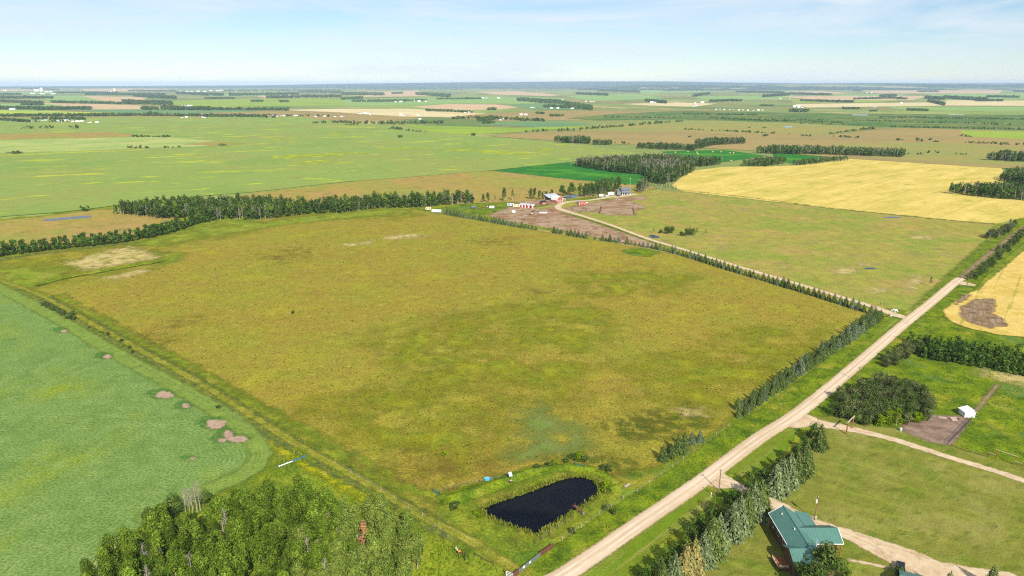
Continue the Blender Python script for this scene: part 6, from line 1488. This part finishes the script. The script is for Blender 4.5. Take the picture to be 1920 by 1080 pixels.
machine('black and white implement near the spruce gap', 996, 402.5, .6, ('black', 'offwhite'), L=4)
machine('brown tractor implement beside the last granary', 1004.5, 388.5, .2, ('black', 'rust'), L=3)
machine('rusty implement in the green yard corner', 907, 390.5, .3, ('rust', 'red'), L=3.5)
machine('pale wagon in the green yard corner', 913, 389, -.2, ('post_brown', 'cream'), L=3.5)
for i, (px, py, mt, lb) in enumerate(((945, 396, 'wood_grey', 'small heap of pale planks on the yard edge'), (955, 397.5, 'wood_grey', 'heap of pale boards beside the white tank'), (949, 400, 'stone', 'pile of pale debris left of the white tank'), (980, 396, 'rust', 'long low rusty heap of boards before the granaries'), (985, 405.5, 'stone', 'flat pale heap of sand and boards on the yard'), (926, 397, 'post_brown', 'dark heap of scrap in the yard grass'))):
    x, y = at(px, py); t = thing('plank_heap', lb, 'heap', x, y, 0, random.uniform(-.3, .3))
    for k in range(7): MB().box((random.uniform(-1.6, 1.6), random.uniform(-.7, .7), .12 + .1 * k), (random.uniform(1.5, 3.5), .35, .14), random.uniform(-.6, .6)).build('plank', M[mt], t)

# grey farmhouse
x, y = at(1171, 364.5)
fh = thing('farmhouse', 'two-storey grey farmhouse with dark trim at the end of the drive', 'house', x, y, 0, math.radians(14))
gable(fh, 10, 7.5, 5.6, 2.2, 'grey_wall', 'slate', .5, .15)
wd = MB().box((-7.3, .8, 1.9), (4.7, 5.5, 3.8)); wd.build('wall', M['grey_wall'], fh)
r = MB(); r.slab([(-9.9, -2.3, 3.7), (-5.05, -2.3, 3.7), (-5.05, .8, 5.0), (-9.9, .8, 5.0)], .15); r.slab([(-5.05, 3.9, 3.7), (-9.9, 3.9, 3.7), (-9.9, .82, 5.0), (-5.05, .82, 5.0)], .15); r.build('roof', M['slate'], fh)
MB().slab([(-5.2, -6.0, 2.7), (5.2, -6.0, 2.7), (5.2, -3.78, 3.5), (-5.2, -3.78, 3.5)], .15).build('porch_roof', M['slate'], fh)
for xx in (-4.8, -2.2, 0.6, 2.8, 4.8): MB().box((xx, -5.7, 1.3), (.4, .4, 2.6)).build('porch_post', M['white'], fh)
gd = MB().box((-1.2, -3.8, 1.2), (3.0, .1, 2.4)).build('garage_door', M['black'], fh); MB().box((-1.2, -3.88, .9), (.4, .05, .06)).build('handle', M['rim'], gd)
d2 = MB().box((2.6, -3.8, 1.1), (1.0, .1, 2.2)).build('door', M['cedar'], fh); MB().ball((2.95, -3.88, 1.0), (.06, .06, .06), 6, 4).build('handle', M['rim'], d2)
for xx in (-3, 0, 3): window(fh, xx, -3.75, 4.6, 1.5, .9, (0, -1))
window(fh, 5.0, 0, 4.9, 1.4, 1.5, (1, 0)); window(fh, 5.0, -1.6, 1.7, 1.6, 1.4, (1, 0)); window(fh, -7.3, -1.95, 2.0, 1.4, 1.2, (0, -1))
st = MB(); [st.box((6.0 + i * .32, 1.2, 2.6 - i * .3), (.4, 1.6, .1)) for i in range(9)]; st.beam((5.9, .4, 2.7), (8.7, .4, .2), .12, .3); st.beam((5.9, 2.0, 2.7), (8.7, 2.0, .2), .12, .3); st.build('stair', M['dark_steel'], fh)
MB().beam((5.9, .4, 3.6), (8.7, .4, 1.0), .1, .1).build('stair_rail', M['black'], fh); MB().box((5.55, 1.2, 2.75), (1.0, 2.0, .12)).build('landing', M['dark_steel'], fh)

# round bales on the emerald field
for i, (px, py) in enumerate(((1290, 285.5), (1307, 287), (1308.5, 290.2), (1336, 286), (1351.5, 286), (1368, 288), (1375, 288.3), (1371, 303), (1266, 287))):
    x, y = G(px, py); m = MB(); m.tube((-.8, 0, .85), (.8, 0, .85), .95, .95, 14)
    o = m.build('hay_bale', M['hay']); o.location = (x, y, .2); o.rotation_euler = (0, 0, random.uniform(0, 3)); o.scale = (1.3, 1.3, 1.3)
    tag(o, ordinal(i + 1) + ' round hay bale counted along the emerald field behind the wood', 'hay bale', 'round bales on the emerald field')

# ------------------------------------------------------------------ far farmsteads, elevators and town
FARB = [('farm beyond the far canola', [(57, 228), (70, 228, 'tin'), (80, 226), (86, 226, 'tin'), (108, 227), (114, 229, 'tin'), (125, 227, 'tin', 2.2), (137, 229), (146, 229, 'white', 1.6), (154, 228), (168, 230, 'slate', 1.2), (182, 230)]),
    ('red farm on the far brown edge', [(342, 221), (350, 220.5), (374, 221, 'red'), (380, 220.5), (384, 221)]),
    ('roadside hamlet beyond the cream fields', [(503, 218, 'red'), (512, 218, 'red'), (520, 218), (528, 218, 'red'), (533, 217.5), (545, 218), (553, 217.5), (558, 218), (592, 219), (609, 218.5), (628, 219), (645, 219.5, 'red'), (640, 219)]),
    ('white farm cluster beside the cream field', [(673, 213), (677, 214), (682, 212.5), (687, 214, 'white', 1.4), (692, 213), (694, 215.5), (752, 216, 'white', 1.4), (758, 217), (764, 216.5, 'red'), (784, 217), (787, 224)]),
    ('farm strip in the far green fields', [(676, 191), (688, 190.5, 'white', 1.5), (742, 191.5), (752, 191.5, 'white', 1.4), (777, 190), (786, 190.5, 'white', 1.5), (798, 190.5), (875, 185.5), (905, 184.5, 'white', 1.5), (912, 184.5), (935, 184.5, 'white', 1.5), (872, 211.5), (880, 211.5, 'white', 1.3), (887, 211.5, 'red')]),
    ('white farm beyond the dark wood', [(977, 216, 'white', 1.6), (986, 216, 'white', 1.4), (996, 202.5), (1000, 202.5), (1034, 203.5, 'white', 1.8), (1046, 203.5, 'white', 2), (1070, 204), (1074, 204, 'white', 1.4), (1082, 203), (938, 225.5), (944, 224)]),
    ('farm specks before the hills', [(1055, 187), (1098, 190.5), (1108, 190.5), (1113, 190.5), (1222, 192.5, 'white', 1.6), (1228, 192.5), (1303, 193.5), (1317, 193, 'white', 2.2), (1306, 199), (1300, 199.5)]),
    ('row of roofs along the marsh edge', [(1342, 205.5), (1350, 205), (1358, 206), (1368, 205.5), (1375, 206.5, 'red'), (1385, 207), (1393, 206.5, 'tin'), (1402, 207.5), (1412, 207), (1422, 207, 'white', 1.3), (1430, 207)]),
    ('white farm in the dark bluff on the marsh', [(1490, 201, 'white', 2), (1497, 201.5, 'white', 2), (1503, 202), (1493, 209.5, 'slate'), (1500, 209.5)]),
    ('farm specks on the cream fields', [(1463, 185.5), (1480, 184.5), (1522, 182.5), (1625, 174.5, 'white', 2), (1634, 174.5, 'white', 2.2), (1640, 201), (1712, 206.5), (1722, 207.5, 'slate'), (1735, 207), (1758, 184.5, 'white', 2), (1768, 184.5, 'white', 2), (1755, 192.5), (1762, 194, 'white', 1.6), (1690, 194), (1765, 165.5, 'white', 2)])]
M['far_wall'] = M['white']
for lb, lst in FARB:
    for bi, b in enumerate(sorted(lst)):
        px, py = b[0], b[1]; roof = b[2] if len(b) > 2 else random.choice(['tin', 'white', 'slate']); k = b[3] if len(b) > 3 else 1.0
        x, y = G(px, py); dist = math.hypot(x, y); s = (0.62 if dist < 4000 else 1.0) * min(k, 1.5)
        t = thing('farm_building', ordinal(bi + 1) + ' building from the left of the ' + lb, 'building', x, y, 0, random.uniform(-.5, .5), 'buildings of the ' + lb)
        gable(t, 14 * s, 9 * s, 4.0 * s, 2.2 * s, 'red' if roof == 'red' else 'white', 'tin' if roof == 'red' else roof, .4, .3)
def elevator(label, px, py, n, hh, mat):
    x, y = G(px, py); t = thing('grain_elevator', label, 'grain elevator', x, y)
    for i in range(n): MB().tube((-95 + 22 * i, 0, 0), (-95 + 22 * i, 0, hh * .62), 10, 10, 16).build('silo', M[mat], t)
    MB().box((20 if n else 0, 0, hh / 2), (40, 24, hh)).build('tower', M[mat], t); MB().box((20 if n else 0, 0, hh + 3), (20, 14, 6)).build('headhouse', M[mat], t)
    if n: MB().box((-60, 0, hh * .64), (100, 6, 4)).build('gallery', M[mat], t)
elevator('white grain elevator with a row of silos near the skyline', 76, 171.4, 4, 52, 'white')
elevator('lone cream grain elevator near the skyline', 216, 171.6, 0, 46, 'cream')
for i, (px, py) in enumerate(sorted(((62, 176), (80, 176.5), (88, 173), (96, 172.5), (100, 176.5), (207, 172.8), (340, 173), (352, 172), (360, 173), (372, 171.5), (384, 172), (396, 170.5), (408, 171), (415, 170), (356, 199), (345, 200), (10, 170.5), (24, 205.5)))):
    x, y = G(px, py); t = thing('town_building', ordinal(i + 1) + ' tiny white block from the left near the skyline town', 'building', x, y, 0, random.uniform(-.3, .3), 'town blocks near the skyline'); s = 3.2 if py < 180 else 1.6
    gable(t, 16 * s, 8 * s, 3.4 * s, 1.2 * s, 'white', 'tin', .5, .4)

# ------------------------------------------------------------------ reeds and rough grass
def tufts(name, label, P, Z, h, w, mat, lean=0.35, n_blade=3):
    n = len(P); V = []; F = []; R = []
    a = rng.uniform(0, 2 * math.pi, (n, n_blade)); hh = h * rng.uniform(.5, 1.3, (n, n_blade)); ww = w * rng.uniform(.6, 1.4, (n, n_blade))
    ox = rng.normal(size=(n, n_blade)) * w * .8; oy = rng.normal(size=(n, n_blade)) * w * .8
    le = rng.normal(size=(n, n_blade, 2)) * lean * h
    bx, by = P[:, :1] + ox, P[:, 1:] + oy; z = np.repeat(Z[:, None], n_blade, 1)
    c, s = np.cos(a) * ww / 2, np.sin(a) * ww / 2
    V = np.stack([np.stack([bx - c, by - s, z], -1), np.stack([bx + c, by + s, z], -1), np.stack([bx + le[..., 0] + c * .45, by + le[..., 1] + s * .45, z + hh], -1), np.stack([bx + le[..., 0] - c * .45, by + le[..., 1] - s * .45, z + hh], -1)], 2).reshape(-1, 3)
    m = n * n_blade
    return tag(link(name, np_mesh(name, V, np.arange(4 * m).reshape(-1, 4), mat, None, {'rnd': np.clip(rng.normal(.5, .25, m), 0, 1)})), label, 'grass', None, 'stuff')
M['reed'] = leaf_mat('reed_mat', C(96, 120, 32), C(136, 146, 46), C(192, 174, 92), .3, 0)
M['tall_grass'] = leaf_mat('tall_grass_mat', C(100, 132, 30), C(134, 158, 36), C(168, 178, 54), .3, 0)
M['dry_stem'] = leaf_mat('dry_stem_mat', C(66, 80, 28), C(104, 112, 40), C(150, 148, 62), .3, 0)
pond_w = np.array([G(*p) for p in POND])
lo, hi = pond_w.min(0) - 5, pond_w.max(0) + 5
P = rng.uniform(lo, hi, (9000, 2)); s = sdf(P, pond_w); keep = (s < .3) & (s > -1.7) & (rng.random(len(P)) < np.exp(-np.abs(s + .3) / .8))
P = P[keep]; tufts('reeds', 'yellow reeds around the rim of the dark pond', P, np.full(len(P), .1), .8, .26, M['reed'])
def grass_area(pts, n, h, w, mat, label, name='rough_grass', z=.05):
    poly = np.array([G(*p) for p in pts]); lo, hi = poly.min(0), poly.max(0)
    Q = rng.uniform(lo, hi, (n, 2)); Q = Q[sdf(Q, poly) > 0]
    # tufts gather in drifts
    f = np.sin(Q[:, 0] * .31 + 1.3 * np.sin(Q[:, 1] * .17)) + np.sin(Q[:, 1] * .27 + 1.1 * np.sin(Q[:, 0] * .13 + 2))
    Q = Q[rng.random(len(Q)) < .35 + .3 * np.clip(f, -1, 1)]
    rd = np.full(len(Q), 1e9)
    for a, b in zip(ROADW, ROADW[1:]):
        A, D = np.array(a), np.array(b - a); tt = np.clip(((Q - A) @ D) / (D @ D), 0, 1); rd = np.minimum(rd, np.linalg.norm(Q - A - tt[:, None] * D, axis=1))
    Q = Q[rd > 4.2]
    return tufts(name, label, Q, np.full(len(Q), z), h, w, mat)
grass_area([(640, 905), (820, 1010), (960, 1080), (700, 1130), (640, 960)], 9000, .55, .3, M['tall_grass'], 'rough green grass between grove and lane')
grass_area([(480, 890), (560, 840), (620, 872), (800, 980), (760, 1010), (640, 930), (560, 900)], 7000, .55, .3, M['tall_grass'], 'rough grass on the bank beside the grove')
grass_area([(1010, 1080), (1200, 940), (1420, 790), (1500, 730), (1640, 620), (1640, 640), (1440, 795), (1300, 892), (1200, 965), (1040, 1078)], 12000, .6, .3, M['tall_grass'], 'tall green grass in the roadside ditch by the spruces')
grass_area([(1520, 760), (1640, 655), (1800, 612), (1990, 660), (1990, 900), (1880, 860), (1800, 840), (1830, 780), (1780, 760)], 7000, .4, .3, M['tall_grass'], 'tall green grass of the meadow around the white shed')
grass_area([(100, 570), (420, 735), (700, 890), (840, 960), (700, 905), (400, 752), (60, 580)], 9000, .5, .3, M['tall_grass'], 'rough grass along the field lane')
grass_area([(100, 540), (320, 490), (800, 400), (1560, 570), (1600, 600), (1360, 770), (1200, 870), (860, 900), (700, 850)], 11000, .36, .5, M['dry_stem'], 'dark weed tufts scattered over the big pasture', z=.04)

# ------------------------------------------------------------------ air
t = NT('haze_mat')
vol = t.n('ShaderNodeVolumePrincipled')
vol.inputs['Color'].default_value = (0.62, 0.81, 1.0, 1)
vol.inputs['Density'].default_value = 3.8e-5
vol.inputs['Anisotropy'].default_value = -0.15
t.l(vol.outputs[0], t.out.inputs['Volume'])
hz = MB().box((0, 17000, 101), (90000, 56000, 222)).build('haze', t.m)
tag(hz, 'thin summer haze over the whole plain', None, None, 'stuff')
